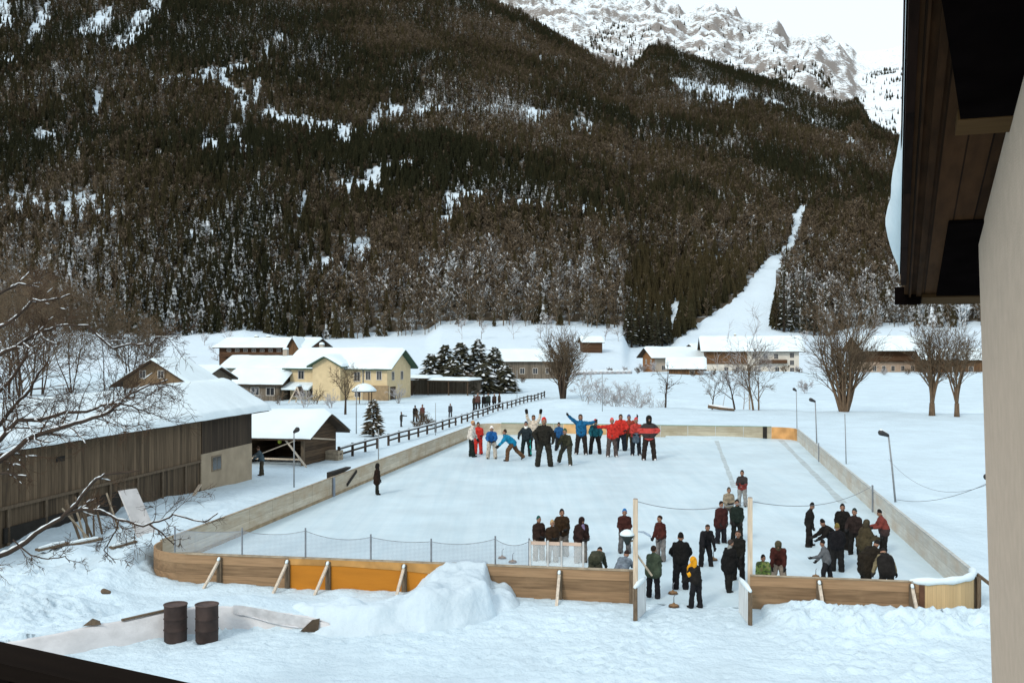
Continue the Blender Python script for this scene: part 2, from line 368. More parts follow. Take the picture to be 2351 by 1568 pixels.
def mt_z(X, Y):
    X = np.asarray(X, float); Y = np.asarray(Y, float)
    px = CX + X * F / np.maximum(Y, 1)
    yr = np.interp(px, RD[:, 0], RD[:, 1]); rp = np.interp(px, RIDGE[:, 0], RIDGE[:, 1]); fp = np.interp(px, FOOT[:, 0], FOOT[:, 1])
    w = np.log(np.maximum(Y, YF) / YF) / np.log(yr / YF); w = np.clip(w, 0, 1.15)
    py = fp + (rp - fp) * np.clip(w, 0, 1) ** 0.86
    z = CAMZ + (HY - py) * np.maximum(Y, YF) / F
    z = np.where(w > 1, z - (w - 1) * 900, z)
    zf = CAMZ + (HY - fp) * YF / F
    m = sstep(YM, YF + 25, Y)
    z = np.where(Y < YF, -0.6 + (zf + 0.6) * ((np.maximum(Y, YM) - YM) / (YF - YM)) ** 1.25, z)
    amp = sstep(0.02, 0.3, w) * sstep(1.0, 0.85, w)
    z = z + amp * (9 * ridged(X / 170, Y / 300, 4, 4) + 5 * fbm(X / 60, Y / 60, 6, 3)) + m * 0.8 * fbm(X / 25, Y / 25, 12, 3) * (Y > YM + 5)
    return z, px, w
cols = np.concatenate([np.linspace(-1700, -60, 70)[:-1], np.linspace(-60, 2300, 420)[:-1], np.linspace(2300, 4300, 80)]); rows = np.concatenate([np.linspace(0, 1, 24)[:-1] * 0.0, np.linspace(0, 1.12, 190)])[23:]
yv = np.concatenate([np.linspace(YM, YF, 26)[:-1], YF * np.exp(np.linspace(0, 1, 260) * math.log(4.9))])
PXg, Yg = np.meshgrid(cols, yv)
Xg = (PXg - CX) * Yg / F
Zg, _, Wg = mt_z(Xg, Yg)
CLEARINGS = ((232, 60, 20, 42, 18), (205, 70, 34, 20, 0), (320, 55, 20, 92, 38), (270, 118, 26, 12, 20), (6, 35, 22, 46, -20), (14, 138, 26, 8, -6), (90, 60, 14, 50, 25),
           (440, 180, 80, 9, -3), (520, 162, 60, 10, -5), (590, 212, 10, 34, 4), (540, 215, 36, 16, 30), (625, 270, 14, 26, -35),
           (700, 288, 92, 17, 8), (790, 318, 26, 24, 30), (860, 285, 14, 44, 22), (905, 262, 22, 22, 0), (540, 312, 30, 18, 50), (560, 255, 10, 40, 0),
           (120, 482, 126, 15, 3), (40, 470, 44, 24, 5), (200, 462, 30, 22, 0), (160, 455, 10, 20, 0), (100, 320, 30, 16, 0), (225, 230, 12, 30, -8),
           (860, 400, 34, 13, -40), (790, 425, 50, 10, -10), (830, 436, 60, 9, 5), (930, 382, 18, 12, 0), (1020, 252, 60, 9, 8), (1150, 255, 50, 7, 5), (1250, 262, 50, 10, 10), (1335, 290, 26, 14, 20), (1210, 275, 30, 8, 0), (960, 262, 14, 14, 0), (935, 315, 26, 10, 10),
           (1040, 470, 26, 42, 35), (1090, 452, 36, 12, -10), (1190, 470, 72, 11, 2), (1255, 462, 16, 12, 0), (1392, 466, 10, 16, 0), (1340, 480, 40, 8, 6), (1015, 520, 20, 10, 0),
           (1600, 205, 46, 14, 4), (1660, 222, 62, 20, 8), (1712, 212, 30, 9, 10), (1560, 188, 24, 9, 0), (1790, 246, 50, 8, 24), (1870, 282, 40, 5, 25), (1930, 312, 40, 4, 25),
           (1670, 466, 40, 7, 22), (1720, 482, 30, 5, 20), (820, 575, 30, 22, 30), (840, 560, 10, 20, 0), (740, 615, 36, 16, -20), (1000, 600, 40, 10, 0), (1665, 602, 24, 9, 5), (1640, 595, 14, 5, 0), (1552, 722, 10, 42, 3),
           (1340, 600, 40, 10, 0), (1420, 520, 30, 8, 0), (700, 470, 12, 26, 10), (470, 540, 40, 10, 0), (330, 330, 20, 10, 0), (480, 330, 14, 30, -10), (1240, 140, 4, 10, 0), (1275, 142, 4, 9, 0), (640, 90, 10, 22, 0), (610, 110, 8, 20, 0))
RUN = np.array([(1535, 800, 1700, 800), (1600, 745, 1772, 745), (1660, 710, 1774, 700), (1702, 672, 1776, 672), (1735, 632, 1782, 640), (1756, 600, 1790, 610), (1785, 584, 1804, 588), (1806, 562, 1818, 566), (1815, 532, 1832, 534), (1818, 492, 1842, 494), (1850, 470, 1862, 474), (1896, 452, 1902, 458)], float)[::-1]
def clear_field(PX, PY, Y):
    """how far the ground here is open snow (1) or forest floor (0)"""
    n1 = fbm(PX / 14, PY / 11, 71, 3); clear = np.zeros(np.shape(PX))
    for b_ in CLEARINGS:
        cx, cy, rx, ry, rot = b_
        c, s_ = math.cos(R(rot)), math.sin(R(rot)); dx = PX - cx; dy = PY - cy
        q = np.sqrt(((dx * c + dy * s_) / rx) ** 2 + ((-dx * s_ + dy * c) / ry) ** 2) + 0.45 * n1
        clear = np.maximum(clear, sstep(1.25, 0.75, q))
    jx = 5 * fbm(PX / 9, PY / 9, 88, 2); lo = np.interp(PY, RUN[:, 1], RUN[:, 0]); hi = np.interp(PY, RUN[:, 1], RUN[:, 2])
    clear = np.where((PX + jx > lo) & (PX + jx < hi) & (PY > 452), 1.0, clear)
    t_ = (PY - 335) / (470 - 335); xl = 2072 + (1862 - 2072) * t_
    clear = np.maximum(clear, np.where((PY > 330) & (PY < 472) & (np.abs(PX - xl) < 4.5 + 2 * fbm(PX / 20, PY / 20, 5, 2)), 0.85, 0))
    return clear
def floormat():
    m, nt, N, L, b = _nt('forest_floor')
    at = N.new('ShaderNodeAttribute'); at.attribute_name = 'open_snow'
    tc = N.new('ShaderNodeTexCoord'); nz = N.new('ShaderNodeTexNoise'); nz.inputs['Scale'].default_value = 0.16; nz.inputs['Detail'].default_value = 8; nz.inputs['Roughness'].default_value = .7; L.new(tc.outputs['Object'], nz.inputs['Vector'])
    ad = N.new('ShaderNodeMath'); ad.operation = 'MULTIPLY_ADD'; ad.inputs[1].default_value = 1.5; L.new(at.outputs['Fac'], ad.inputs[0]); L.new(nz.outputs['Fac'], ad.inputs[2])
    cr = N.new('ShaderNodeValToRGB'); cr.color_ramp.elements[0].position = .52; cr.color_ramp.elements[1].position = .78
    cr.color_ramp.elements[0].color = (.075, .060, .040, 1); cr.color_ramp.elements[1].color = (.56, .67, .74, 1); L.new(ad.outputs[0], cr.inputs[0]); L.new(cr.outputs[0], b.inputs['Base Color']); b.inputs['Roughness'].default_value = .9; _setspec(b, .1)
    bp = N.new('ShaderNodeBump'); bp.inputs['Strength'].default_value = .5; bp.inputs['Distance'].default_value = 1.5; L.new(nz.outputs['Fac'], bp.inputs['Height']); L.new(bp.outputs[0], b.inputs['Normal'])
    return m
slope = grid_mesh('mountain_slope', Xg, Yg, Zg, floormat(), kind='structure')
_pyg = HY - (Zg - CAMZ) * F / Yg
_op = np.maximum(clear_field(PXg, _pyg, Yg) * np.where((PXg > 1500) & (_pyg > 470), 1.0, 0.62), np.where(_pyg > np.interp(PXg, FOOT[:, 0], FOOT[:, 1]) - 4, 1.0, 0.0))
_a = slope.data.attributes.new('open_snow', 'FLOAT', 'POINT'); _a.data.foreach_set('value', _op.astype(np.float32).ravel())

# ---------------------------------------------------------------- high snow peaks beyond the ridge
SKY_ = np.array([(300, -320), (900, -160), (1200, -50), (1350, -14), (1440, 2), (1500, 6), (1535, 16), (1570, 30), (1590, 31), (1610, 19), (1640, 14), (1668, 26), (1700, 47), (1735, 64), (1755, 62), (1785, 60), (1797, 72), (1812, 96),
                 (1850, 84), (1885, 82), (1912, 96), (1945, 112), (1958, 118), (1965, 126), (1995, 122), (2040, 112), (2080, 102), (2300, 70), (2700, -60), (3600, -200)], float)
def pk(PX, v):
    sk = np.interp(PX, SKY_[:, 0], SKY_[:, 1])
    Y = 1750 * np.exp(v * math.log(2.4)); vv = np.clip(v, 0, 1)
    base = np.interp(PX, [1200, 1500, 1900, 1960, 2080, 2400], [260, 290, 330, 345, 345, 300])
    py = base + (sk - base) * vv ** 0.9
    # a wooded rock knob in front of the snow bowl
    kn = np.exp(-((PX - 1840) / 75) ** 2) * sstep(0.0, 0.25, v) * sstep(0.75, 0.45, v)
    py = py - 42 * kn
    X = (PX - CX) * Y / F; Z = CAMZ + (HY - py) * Y / F
    a = (0.22 + 0.78 * sstep(1.0, 0.93, v)) * sstep(0.0, 0.15, v) * (0.35 + 0.65 * sstep(2000, 1930, PX))
    Z = Z + a * (30 * ridged(X / 300, Y / 420, 14, 5) + 17 * ridged(X / 75, Y / 90, 19, 5))
    Z = np.where(v > 1, Z - (v - 1) * 3000, Z)
    return X, Y, Z
PXp, Vp = np.meshgrid(np.linspace(850, 3300, 520), np.linspace(0, 1.06, 200))
Xp, Yp, Zp = pk(PXp, Vp)
def rockmat():
    m, nt, N, L, b = _nt('snowy_rock')
    ge = N.new('ShaderNodeNewGeometry'); sp = N.new('ShaderNodeSeparateXYZ'); L.new(ge.outputs['Normal'], sp.inputs[0])
    tc = N.new('ShaderNodeTexCoord'); mp = N.new('ShaderNodeMapping'); mp.inputs['Scale'].default_value = (0.016, 0.016, 0.075)
    mp.inputs['Rotation'].default_value = (0.25, 0.12, 0); L.new(tc.outputs['Object'], mp.inputs['Vector'])
    nz = N.new('ShaderNodeTexNoise'); nz.inputs['Scale'].default_value = 6.5; nz.inputs['Detail'].default_value = 13; nz.inputs['Roughness'].default_value = 0.72
    L.new(mp.outputs[0], nz.inputs['Vector'])
    a = N.new('ShaderNodeMath'); a.operation = 'MULTIPLY_ADD'; a.inputs[1].default_value = 1.5; L.new(nz.outputs['Fac'], a.inputs[0]); L.new(sp.outputs[2], a.inputs[2])
    cr = N.new('ShaderNodeValToRGB'); cr.color_ramp.elements[0].position = 0.725; cr.color_ramp.elements[1].position = 0.775
    cr.color_ramp.elements[0].color = (0.19, 0.175, 0.16, 1); cr.color_ramp.elements[1].color = (0.70, 0.78, 0.82, 1)
    hv = N.new('ShaderNodeMath'); hv.operation = 'MULTIPLY'; hv.inputs[1].default_value = 0.5; L.new(a.outputs[0], hv.inputs[0]); L.new(hv.outputs[0], cr.inputs[0]); L.new(cr.outputs[0], b.inputs['Base Color']); b.inputs['Roughness'].default_value = 0.9
    return m
peaks = grid_mesh('snow_peaks', Xp, Yp, Zp, rockmat(), kind='structure')

# ---------------------------------------------------------------- forest on the slopes
def treemat(name, c1, c2, snowc=(0.72, 0.78, 0.82)):
    m, nt, N, L, b = _nt(name)
    at = N.new('ShaderNodeAttribute'); at.attribute_type = 'INSTANCER'; at.attribute_name = 'tint'
    a2 = N.new('ShaderNodeAttribute'); a2.attribute_type = 'INSTANCER'; a2.attribute_name = 'dust'
    mx = N.new('ShaderNodeMixRGB'); mx.inputs[1].default_value = (*c1, 1); mx.inputs[2].default_value = (*c2, 1); L.new(at.outputs['Fac'], mx.inputs[0])
    ge = N.new('ShaderNodeNewGeometry'); sp = N.new('ShaderNodeSeparateXYZ'); L.new(ge.outputs['Normal'], sp.inputs[0])
    ab = N.new('ShaderNodeMath'); ab.operation = 'ABSOLUTE'; L.new(sp.outputs[2], ab.inputs[0])
    tc = N.new('ShaderNodeTexCoord'); nz = N.new('ShaderNodeTexNoise'); nz.inputs['Scale'].default_value = 9; nz.inputs['Detail'].default_value = 3
    L.new(tc.outputs['Object'], nz.inputs['Vector'])
    s = N.new('ShaderNodeMath'); s.operation = 'ADD'; L.new(nz.outputs['Fac'], s.inputs[0]); L.new(a2.outputs['Fac'], s.inputs[1])
    mr = N.new('ShaderNodeMapRange'); mr.inputs[1].default_value = 0.72; mr.inputs[2].default_value = 0.95; L.new(s.outputs[0], mr.inputs[0])
    m2 = N.new('ShaderNodeMixRGB'); m2.inputs[2].default_value = (*snowc, 1); L.new(mr.outputs[0], m2.inputs[0]); L.new(mx.outputs[0], m2.inputs[1])
    L.new(m2.outputs[0], b.inputs['Base Color']); b.inputs['Roughness'].default_value = 0.9; _setspec(b, 0.1)
    return m
M_spruce = treemat('spruce_needles', (0.015, 0.016, 0.007), (0.042, 0.034, 0.016))
M_larch = treemat('bare_twigs', (0.042, 0.032, 0.018), (0.110, 0.086, 0.058))
def proto_spruce(seed, tiers, r0, n=9):
    g = rnd(seed); mb = MB()
    mb.tube([(0, 0, 0), (0, 0, 0.3)], [0.02, 0.015], 4)
    for i in range(tiers):
        t = i / tiers; z0 = 0.08 + 0.80 * t; rr = r0 * (1 - t) ** 0.85 + 0.012; hh = 0.30 * (1 - t) + 0.10
        ring = []; k = 2 * n
        for j in range(k):
            a = 2 * math.pi * (j + 0.5 * i) / k; q = rr * (1.0 if j % 2 == 0 else 0.55) * g.uniform(0.75, 1.15)
            ring.append((q * math.cos(a), q * math.sin(a), z0 - (0.05 if j % 2 == 0 else 0) * (1 - t) + g.uniform(-.015, .015)))
        mb.add(ring + [(0, 0, min(1.0, z0 + hh))], [(j, (j + 1) % k, k) for j in range(k)])
    return mb
def proto_bare(seed, n=34):
    g = rnd(seed); mb = MB()
    mb.tube([(0, 0, 0), (0, 0, 0.95)], [0.018, 0.004], 4)
    for i in range(n):
        z = g.uniform(0.18, 0.9); a = g.uniform(0, 6.283); l = 0.30 * (1 - 0.75 * abs(z - 0.4)) * g.uniform(.6, 1.1); up = g.uniform(0.5, 1.4)
        d = np.array((math.cos(a), math.sin(a), up)); d /= np.linalg.norm(d); p = np.array((0, 0, z)); e = p + d * l
        sd_ = np.array((-math.sin(a), math.cos(a), 0)) * 0.03
        mb.add([p, p + d * l * .5 + sd_, e, p + d * l * .5 - sd_], [(0, 1, 2, 3)])
        mb.add([p + d * l * .4, p + d * l * .7 + np.array((0, 0, .06)), e + np.array((0.02, 0.02, .05)), p + d * l * .55], [(0, 1, 2, 3)])
    return mb
protos = [proto_spruce(1, 8, 0.15), proto_spruce(2, 9, 0.12), proto_spruce(3, 7, 0.18), proto_bare(4), proto_bare(5)]
PMAT = [0, 0, 0, 1, 1]

g = rnd(77)
pts = []   # x, y, z, scale, kind, tint, dust
sp_ = 3.5
ys = np.arange(YF - 6, 1950, sp_)
allX, allY = [], []
for y in ys:
    hw = 0.5 * 2351 * y / F * 1.22 + 30; n = int(2 * hw / sp_)
    allX.append(np.linspace(-hw, hw, n)); allY.append(np.full(n, y))
X = np.concatenate(allX); Y = np.concatenate(allY)
X = X + g.uniform(-2.3, 2.3, len(X)); Y = Y + g.uniform(-2.3, 2.3, len(Y))
Z, PX, W = mt_z(X, Y)
PY = HY - (Z - CAMZ) * F / Y
clear = clear_field(PX, PY, Y)
HT = 13.0 * F / Y; jx = 5 * fbm(PX / 9, PY / 9, 88, 2)
for fr in (.25, .5, .75, .95):      # nothing stands in front of the run either
    q_ = PY - HT * fr; lo2 = np.interp(q_, RUN[:, 1], RUN[:, 0]); hi2 = np.interp(q_, RUN[:, 1], RUN[:, 2])
    clear = np.where((PX + jx > lo2 + 4) & (PX + jx < hi2 - 3) & (q_ > 470) & (q_ < 770), 1.0, clear)
streak = sstep(0.35, 0.75, fbm(PX / 5.5, PY / 24, 131, 3) + 0.35 * fbm(PX / 80, PY / 60, 137, 3))
keep = g.uniform(0, 1, len(X)) > clear * np.where((PX > 1500) & (PY > 470), 1.0, 0.66)
low = sstep(420, 640, PY)
thin = 0.02 + (0.28 - 0.12 * low) * streak + 0.07 * low + 0.14 * np.clip(fbm(X / 90, Y / 130, 33, 4), -0.3, 1)
keep &= g.uniform(0, 1, len(X)) > thin
keep &= (W < 1.0) & (PY < np.interp(PX, FOOT[:, 0], FOOT[:, 1]) + 8)
low0 = low; X, Y, Z, PX, PY, W, clear, streak = [a[keep] for a in (X, Y, Z, PX, PY, W, clear, streak)]
n = len(X)
reg = fbm(X / 120, Y / 170, 51, 4)
pb = np.clip(0.22 + 0.38 * sstep(430, 660, PY) * sstep(500, 900, PX) + 0.35 * reg, 0.06, 0.8)
pb = pb * (1 - 0.85 * sstep(1405, 1470, PX + 26 * fbm(PX / 40, PY / 40, 7, 3)) * sstep(1790, 1760, PX) * sstep(560, 640, PY))
bare = g.uniform(0, 1, n) < pb
kind = np.where(bare, 3 + g.randint(0, 2, n), g.randint(0, 3, n))
scl = 0.9 * (7.0 + 10.5 * g.beta(1.6, 2.0, n)) * np.where(bare, 0.92, 1.0) * (1 - 0.35 * clear)
tint = np.clip(0.38 + 0.8 * reg + 0.3 * low[keep] + g.uniform(-.28, .28, n), 0, 1)
dust = np.clip(0.04 + 0.12 * sstep(480, 700, PY) + 0.10 * fbm(X / 70, Y / 90, 61, 3) + g.uniform(-.1, .1, n) + 0.12 * clear + 0.11 * streak, 0, 0.42)
_dk = sstep(1405, 1470, PX + 26 * fbm(PX / 40, PY / 40, 7, 3)) * sstep(1800, 1780, PX) * sstep(560, 640, PY)
dust = dust * (1 - 0.75 * _dk)
pts.append(np.stack([X, Y, Z - 0.3, scl, kind, tint, dust], 1))
# sparse trees on the peaks
pv = g.uniform(0, 0.95, 60000); pp = g.uniform(1280, 2150, 60000)
Xa, Ya, Za = pk(pp, pv); pya = HY - (Za - CAMZ) * F / Ya
def bl(cx, cy, rx, ry, rot=0):
    c, s = math.cos(R(rot)), math.sin(R(rot)); dx = pp - cx; dy = pya - cy
    return sstep(1.2, 0.7, np.sqrt(((dx * c + dy * s) / rx) ** 2 + ((-dx * s + dy * c) / ry) ** 2))
den = np.maximum.reduce([0.5 * bl(1425, 115, 80, 50, 30), 0.35 * bl(1830, 185, 85, 45, 15), 0.9 * bl(2040, 178, 60, 15, -8), 0.10 * bl(2030, 260, 60, 50), 0.8 * bl(1975, 250, 22, 26), 0.06 * bl(1600, 100, 200, 60)])
den = den * (0.6 + 0.8 * fbm(Xa / 60, Ya / 60, 81, 3))
k_ = g.uniform(0, 1, 60000) < den * 0.55
m_ = int(k_.sum())
pts.append(np.stack([Xa[k_], Ya[k_], Za[k_] - 0.5, g.uniform(9, 17, m_), g.randint(0, 3, m_), g.uniform(0, 1, m_), g.uniform(0, .2, m_)], 1))
P = np.concatenate(pts)
print('forest trees', len(P))

def build_forest(P):
    V = []; Fc = []; MI = []; PR = []
    for k, mb in enumerate(protos):
        o = len(V); V += mb.v; Fc += [tuple(o + i for i in f) for f in mb.f]; MI += [PMAT[k]] * len(mb.f); PR += [k] * len(mb.v)
    np_ = len(V)
    V = np.concatenate([np.array(V), P[:, :3]])
    me = bpy.data.meshes.new('conifer_forest'); me.from_pydata(V.tolist(), [], Fc)
    me.materials.append(M_spruce); me.materials.append(M_larch); me.polygons.foreach_set('material_index', MI)
    def attr(nm, typ, protoval, vals):
        a = me.attributes.new(nm, typ, 'POINT')
        a.data.foreach_set('value', np.concatenate([np.asarray(protoval, float), vals]).astype(np.int32 if typ == 'INT' else np.float32))
    z = np.zeros(np_)
    attr('proto', 'INT', PR, np.full(len(P), -1)); attr('kind_index', 'INT', z - 1, P[:, 4]); attr('size', 'FLOAT', z, P[:, 3])
    attr('tint', 'FLOAT', z, P[:, 5]); attr('dust', 'FLOAT', z, P[:, 6]); attr('turn', 'FLOAT', z, rnd(5).uniform(0, 6.28, len(P)))
    o = bpy.data.objects.new('conifer_forest', me); COL.objects.link(o)
    ng = bpy.data.node_groups.new('forest_scatter', 'GeometryNodeTree')
    ng.interface.new_socket('Geometry', in_out='INPUT', socket_type='NodeSocketGeometry'); ng.interface.new_socket('Geometry', in_out='OUTPUT', socket_type='NodeSocketGeometry')
    N = ng.nodes; L = ng.links; gi = N.new('NodeGroupInput'); go = N.new('NodeGroupOutput')
    def named(nm, typ):
        a = N.new('GeometryNodeInputNamedAttribute'); a.data_type = typ; a.inputs[0].default_value = nm; return a.outputs[0]
    def eq(sock, v):
        c = N.new('FunctionNodeCompare'); c.data_type = 'INT'; c.operation = 'EQUAL'
        i = [s for s in c.inputs if s.type == 'INT']; L.new(sock, i[0]); i[1].default_value = v; return c.outputs[0]
    def sep(geo, sel):
        s = N.new('GeometryNodeSeparateGeometry'); s.domain = 'POINT'; L.new(geo, s.inputs[0]); L.new(sel, s.inputs[1]); return s.outputs[0]
    proto = named('proto', 'INT'); kindi = named('kind_index', 'INT'); size = named('size', 'FLOAT'); turn = named('turn', 'FLOAT')
    points = sep(gi.outputs[0], eq(proto, -1))
    jn = N.new('GeometryNodeJoinGeometry')
    cb = N.new('ShaderNodeCombineXYZ'); L.new(turn, cb.inputs[2])
    for k in range(len(protos)):
        pg = sep(gi.outputs[0], eq(proto, k))
        ip = N.new('GeometryNodeInstanceOnPoints'); L.new(points, ip.inputs['Points']); L.new(eq(kindi, k), ip.inputs['Selection'])
        L.new(pg, ip.inputs['Instance']); L.new(cb.outputs[0], ip.inputs['Rotation']); L.new(size, ip.inputs['Scale'])
        L.new(ip.outputs[0], jn.inputs[0])
    L.new(jn.outputs[0], go.inputs[0])
    md = o.modifiers.new('scatter', 'NODES'); md.node_group = ng
    tag(o, 'dark dense forest of conifers and bare trees covering the mountain slope', 'forest', kind='stuff')
    return o
forest = build_forest(P)
# ---------------------------------------------------------------- rink boards
M_brown = planks('brown_board', (0.235, 0.152, 0.085), axis=2, width=0.36, grain=0, var=0.4, gap=0.03, gapdark=0.45, patch=0.35, patchcol=(0.28, 0.19, 0.11))
M_ochre = mat('ochre_board', (0.43, 0.165, 0.012), 0.7, 0.16, 0.8, 0.06, 12, stretch=(0.5, 1, 2.5))
M_pale = planks('weathered_board', (0.52, 0.47, 0.37), axis=2, width=0.53, grain=1, var=0.25, gap=0.02, gapdark=0.6, patch=0.75, patchcol=(0.36, 0.27, 0.17))
M_palex = planks('weathered_end_board', (0.40, 0.37, 0.28), axis=2, width=0.53, grain=0, var=0.25, gap=0.02, gapdark=0.6, patch=0.7, patchcol=(0.27, 0.23, 0.15))
M_yell = planks('pale_yellow_board', (0.50, 0.36, 0.19), axis=0, width=0.14, grain=2, var=0.12, gap=0.06, gapdark=0.7)
M_post = mat('weathered_post', (0.12, 0.09, 0.06), 0.9, 0.3, 4, stretch=(6, 6, 1))
M_brace = mat('brace_wood', (0.50, 0.44, 0.36), 0.85, 0.25, 5, stretch=(4, 4, 1))
M_steel = mat('grey_steel', (0.16, 0.18, 0.20), 0.5, 0.2, 6, spec=0.5)
M_rail = mat('rail_wood', (0.30, 0.25, 0.18), 0.85, 0.3, 4)
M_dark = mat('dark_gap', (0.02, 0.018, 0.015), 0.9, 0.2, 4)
def netmat():
    m, nt, N, L, b = _nt('fine_net')
    b.inputs['Base Color'].default_value = (0.30, 0.36, 0.42, 1); b.inputs['Roughness'].default_value = 0.8
    tc = N.new('ShaderNodeTexCoord'); sp = N.new('ShaderNodeSeparateXYZ'); L.new(tc.outputs['Object'], sp.inputs[0])
    fs = []
    for ax in (0, 2):
        d = N.new('ShaderNodeMath'); d.operation = 'DIVIDE'; d.inputs[1].default_value = 0.045; L.new(sp.outputs[ax], d.inputs[0])
        f = N.new('ShaderNodeMath'); f.operation = 'FRACT'; L.new(d.outputs[0], f.inputs[0])
        l = N.new('ShaderNodeMath'); l.operation = 'LESS_THAN'; l.inputs[1].default_value = 0.21; L.new(f.outputs[0], l.inputs[0]); fs.append(l)
    mx = N.new('ShaderNodeMath'); mx.operation = 'MAXIMUM'; L.new(fs[0].outputs[0], mx.inputs[0]); L.new(fs[1].outputs[0], mx.inputs[1])
    L.new(mx.outputs[0], b.inputs['Alpha']); MATS['net'] = m; return m
M_net = netmat()
def plexi():
    m, nt, N, L, b = _nt('clear_shield')
    b.inputs['Base Color'].default_value = (0.70, 0.76, 0.78, 1); b.inputs['Roughness'].default_value = 0.15; b.inputs['Alpha'].default_value = 0.24
    return m
M_plexi = plexi()
H_ = 1.05
BOARDS = 0
def board_thing(label, group='boards round the ice rink'):
    return thing('rink_board_wall', label, 'rink boards', RK(0, 0, 0), -TH, group)
def panel_s(par, s0, s1, t, th, m, name='board_panel', z0=-0.15, z1=H_):
    mb = MB(); mb.box(s0, s1, t, t + th, z0, z1); return mb.build(name, m, par)
def panel_t(par, t0, t1, s, th, m, name='board_panel', z0=-0.1, z1=H_):
    mb = MB(); mb.box(s, s + th, t0, t1, z0, z1); return mb.build(name, m, par)
def arc_panel(par, cs, ct, r, a0, a1, m, th=0.06, z0=-0.15, z1=H_, n=10, name='corner_panel'):
    mb = MB(); V = []
    for i in range(n + 1):
        a = R(a0 + (a1 - a0) * i / n)
        for rr in (r, r + th):
            for z in (z0, z1): V.append((cs + rr * math.cos(a), ct + rr * math.sin(a), z))
    Fa = []
    for i in range(n):
        o = 4 * i; q = o + 4
        Fa += [(o, o + 1, q + 1, q), (o + 2, q + 2, q + 3, o + 3), (o + 1, o + 3, q + 3, q + 1), (o, q, q + 2, o + 2)]
    Fa += [(0, 2, 3, 1), (4 * n, 4 * n + 1, 4 * n + 3, 4 * n + 2)]
    mb.add(V, Fa); return mb.build(name, m, par)
def brace(par, s, t, lean=-0.75, ds=0.0):
    mb = MB(); mb.bar((s + ds, t + lean, 0.0), (s, t - 0.03, 0.93), 0.09, 0.07); o = mb.build('brace', M_brace, par)
    mb = MB(); mb.box(s - 0.085, s + 0.085, t - 0.09, t - 0.003, 0.0, 0.99); mb.build('stud', M_post, par)
    mb = MB(); mb.capsule((s, t - 0.07, 0.96), (s, t - 0.13, 0.93), 0.055, 0.05, 8); mb.build('snow_cap', M_rsnow, o, True)
def s_of(px, py, z):
    p = G(px, py, z); return ST_(p[0], p[1])[0]
rc = 2.0
# near boards left of the gate
b = board_thing('brown and ochre near boards with diagonal braces and netting, left of the gate')
sA = S0 + rc; sB = -1.9
so0, so1 = s_of(660, 1283, H_), s_of(1085, 1300, H_)
panel_s(b, sA, so0, T0 - 0.06, 0.06, M_brown)
panel_s(b, so0, so1, T0 - 0.06, 0.06, M_ochre)['label'] = 'ochre painted board panel'
panel_s(b, so1, s_of(1282, 1305, H_), T0 - 0.06, 0.06, M_brown); panel_s(b, s_of(1282, 1305, H_), sB, T0 - 0.06, 0.06, M_brown)
arc_panel(b, S0 + rc, T0 + rc, rc, 180, 270, M_brown)
mb = MB(); mb.box(sA, sB, T0 - 0.10, T0 + 0.05, H_, H_ + 0.045); mb.build('top_rail', M_rail, b)
mb = MB(); pl = [(so0, H_ - .22), (so0 + 2, H_ - .2), (so0 + 4, H_ - .27), (so1, H_ - .44), (so1, H_ - .001), (so0, H_ - .001)]
mb.prism([(x, T0 - 0.075, z) for x, z in pl], (0, -0.02, 0)); mb.build('upper_cladding', mat('faded_ochre', (0.40, 0.22, 0.07), 0.8, 0.25, 2), b)
for px, py, ds in ((500, 1285, -.25), (655, 1292, -.2), (745, 1298, -.2), (920, 1306, -.08), (1282, 1318, 0.0)): brace(b, s_of(px, py, 0.93), T0 - 0.06, -0.8, ds)
mb = MB(); mb.box(sB - 0.12, sB, T0 - 0.12, T0 + 0.05, -0.25, H_ + 0.01); mb.build('end_post', M_post, b)
# net and its posts on the near boards
npx = [(402, 1270), (554, 1277), (699, 1283), (849, 1289), (988.5, 1294), (1136.6, 1299), (1213.7, 1303)]
ss = [s_of(px, py, H_) for px, py in npx]
hts = [0.90, 0.93, 1.0, 0.86, 0.78, 0.94, 0.9]
net = thing('safety_net', 'fine grey safety net on steel posts above the near boards', 'net', RK(0, 0, H_ + 0.047), -TH)
for s, h in zip(ss, hts):
    mb = MB(); mb.tube([(s, T0 - .02, 0), (s, T0 - .02, h)], 0.03, 8); mb.build('post', M_steel, net)
for i in range(len(ss) - 1):
    mb = MB(); k = 12; top = []
    for j in range(k + 1):
        u = j / k; s = ss[i] + (ss[i + 1] - ss[i]) * u; h = hts[i] + (hts[i + 1] - hts[i]) * u - 0.16 * 4 * u * (1 - u) * (0.8 + 0.3 * ((i * 7) % 3 - 1)) - 0.10
        top.append((s, T0 - 0.02, h))
    V = []
    for p in top: V += [(p[0], p[1], 0.01), p]
    mb.add(V, [(2 * j, 2 * j + 2, 2 * j + 3, 2 * j + 1) for j in range(k)]); mb.build('mesh_panel', M_net, net)
    mb = MB(); mb.tube(top, 0.010, 5); mb.build('top_rope', M_steel, net)
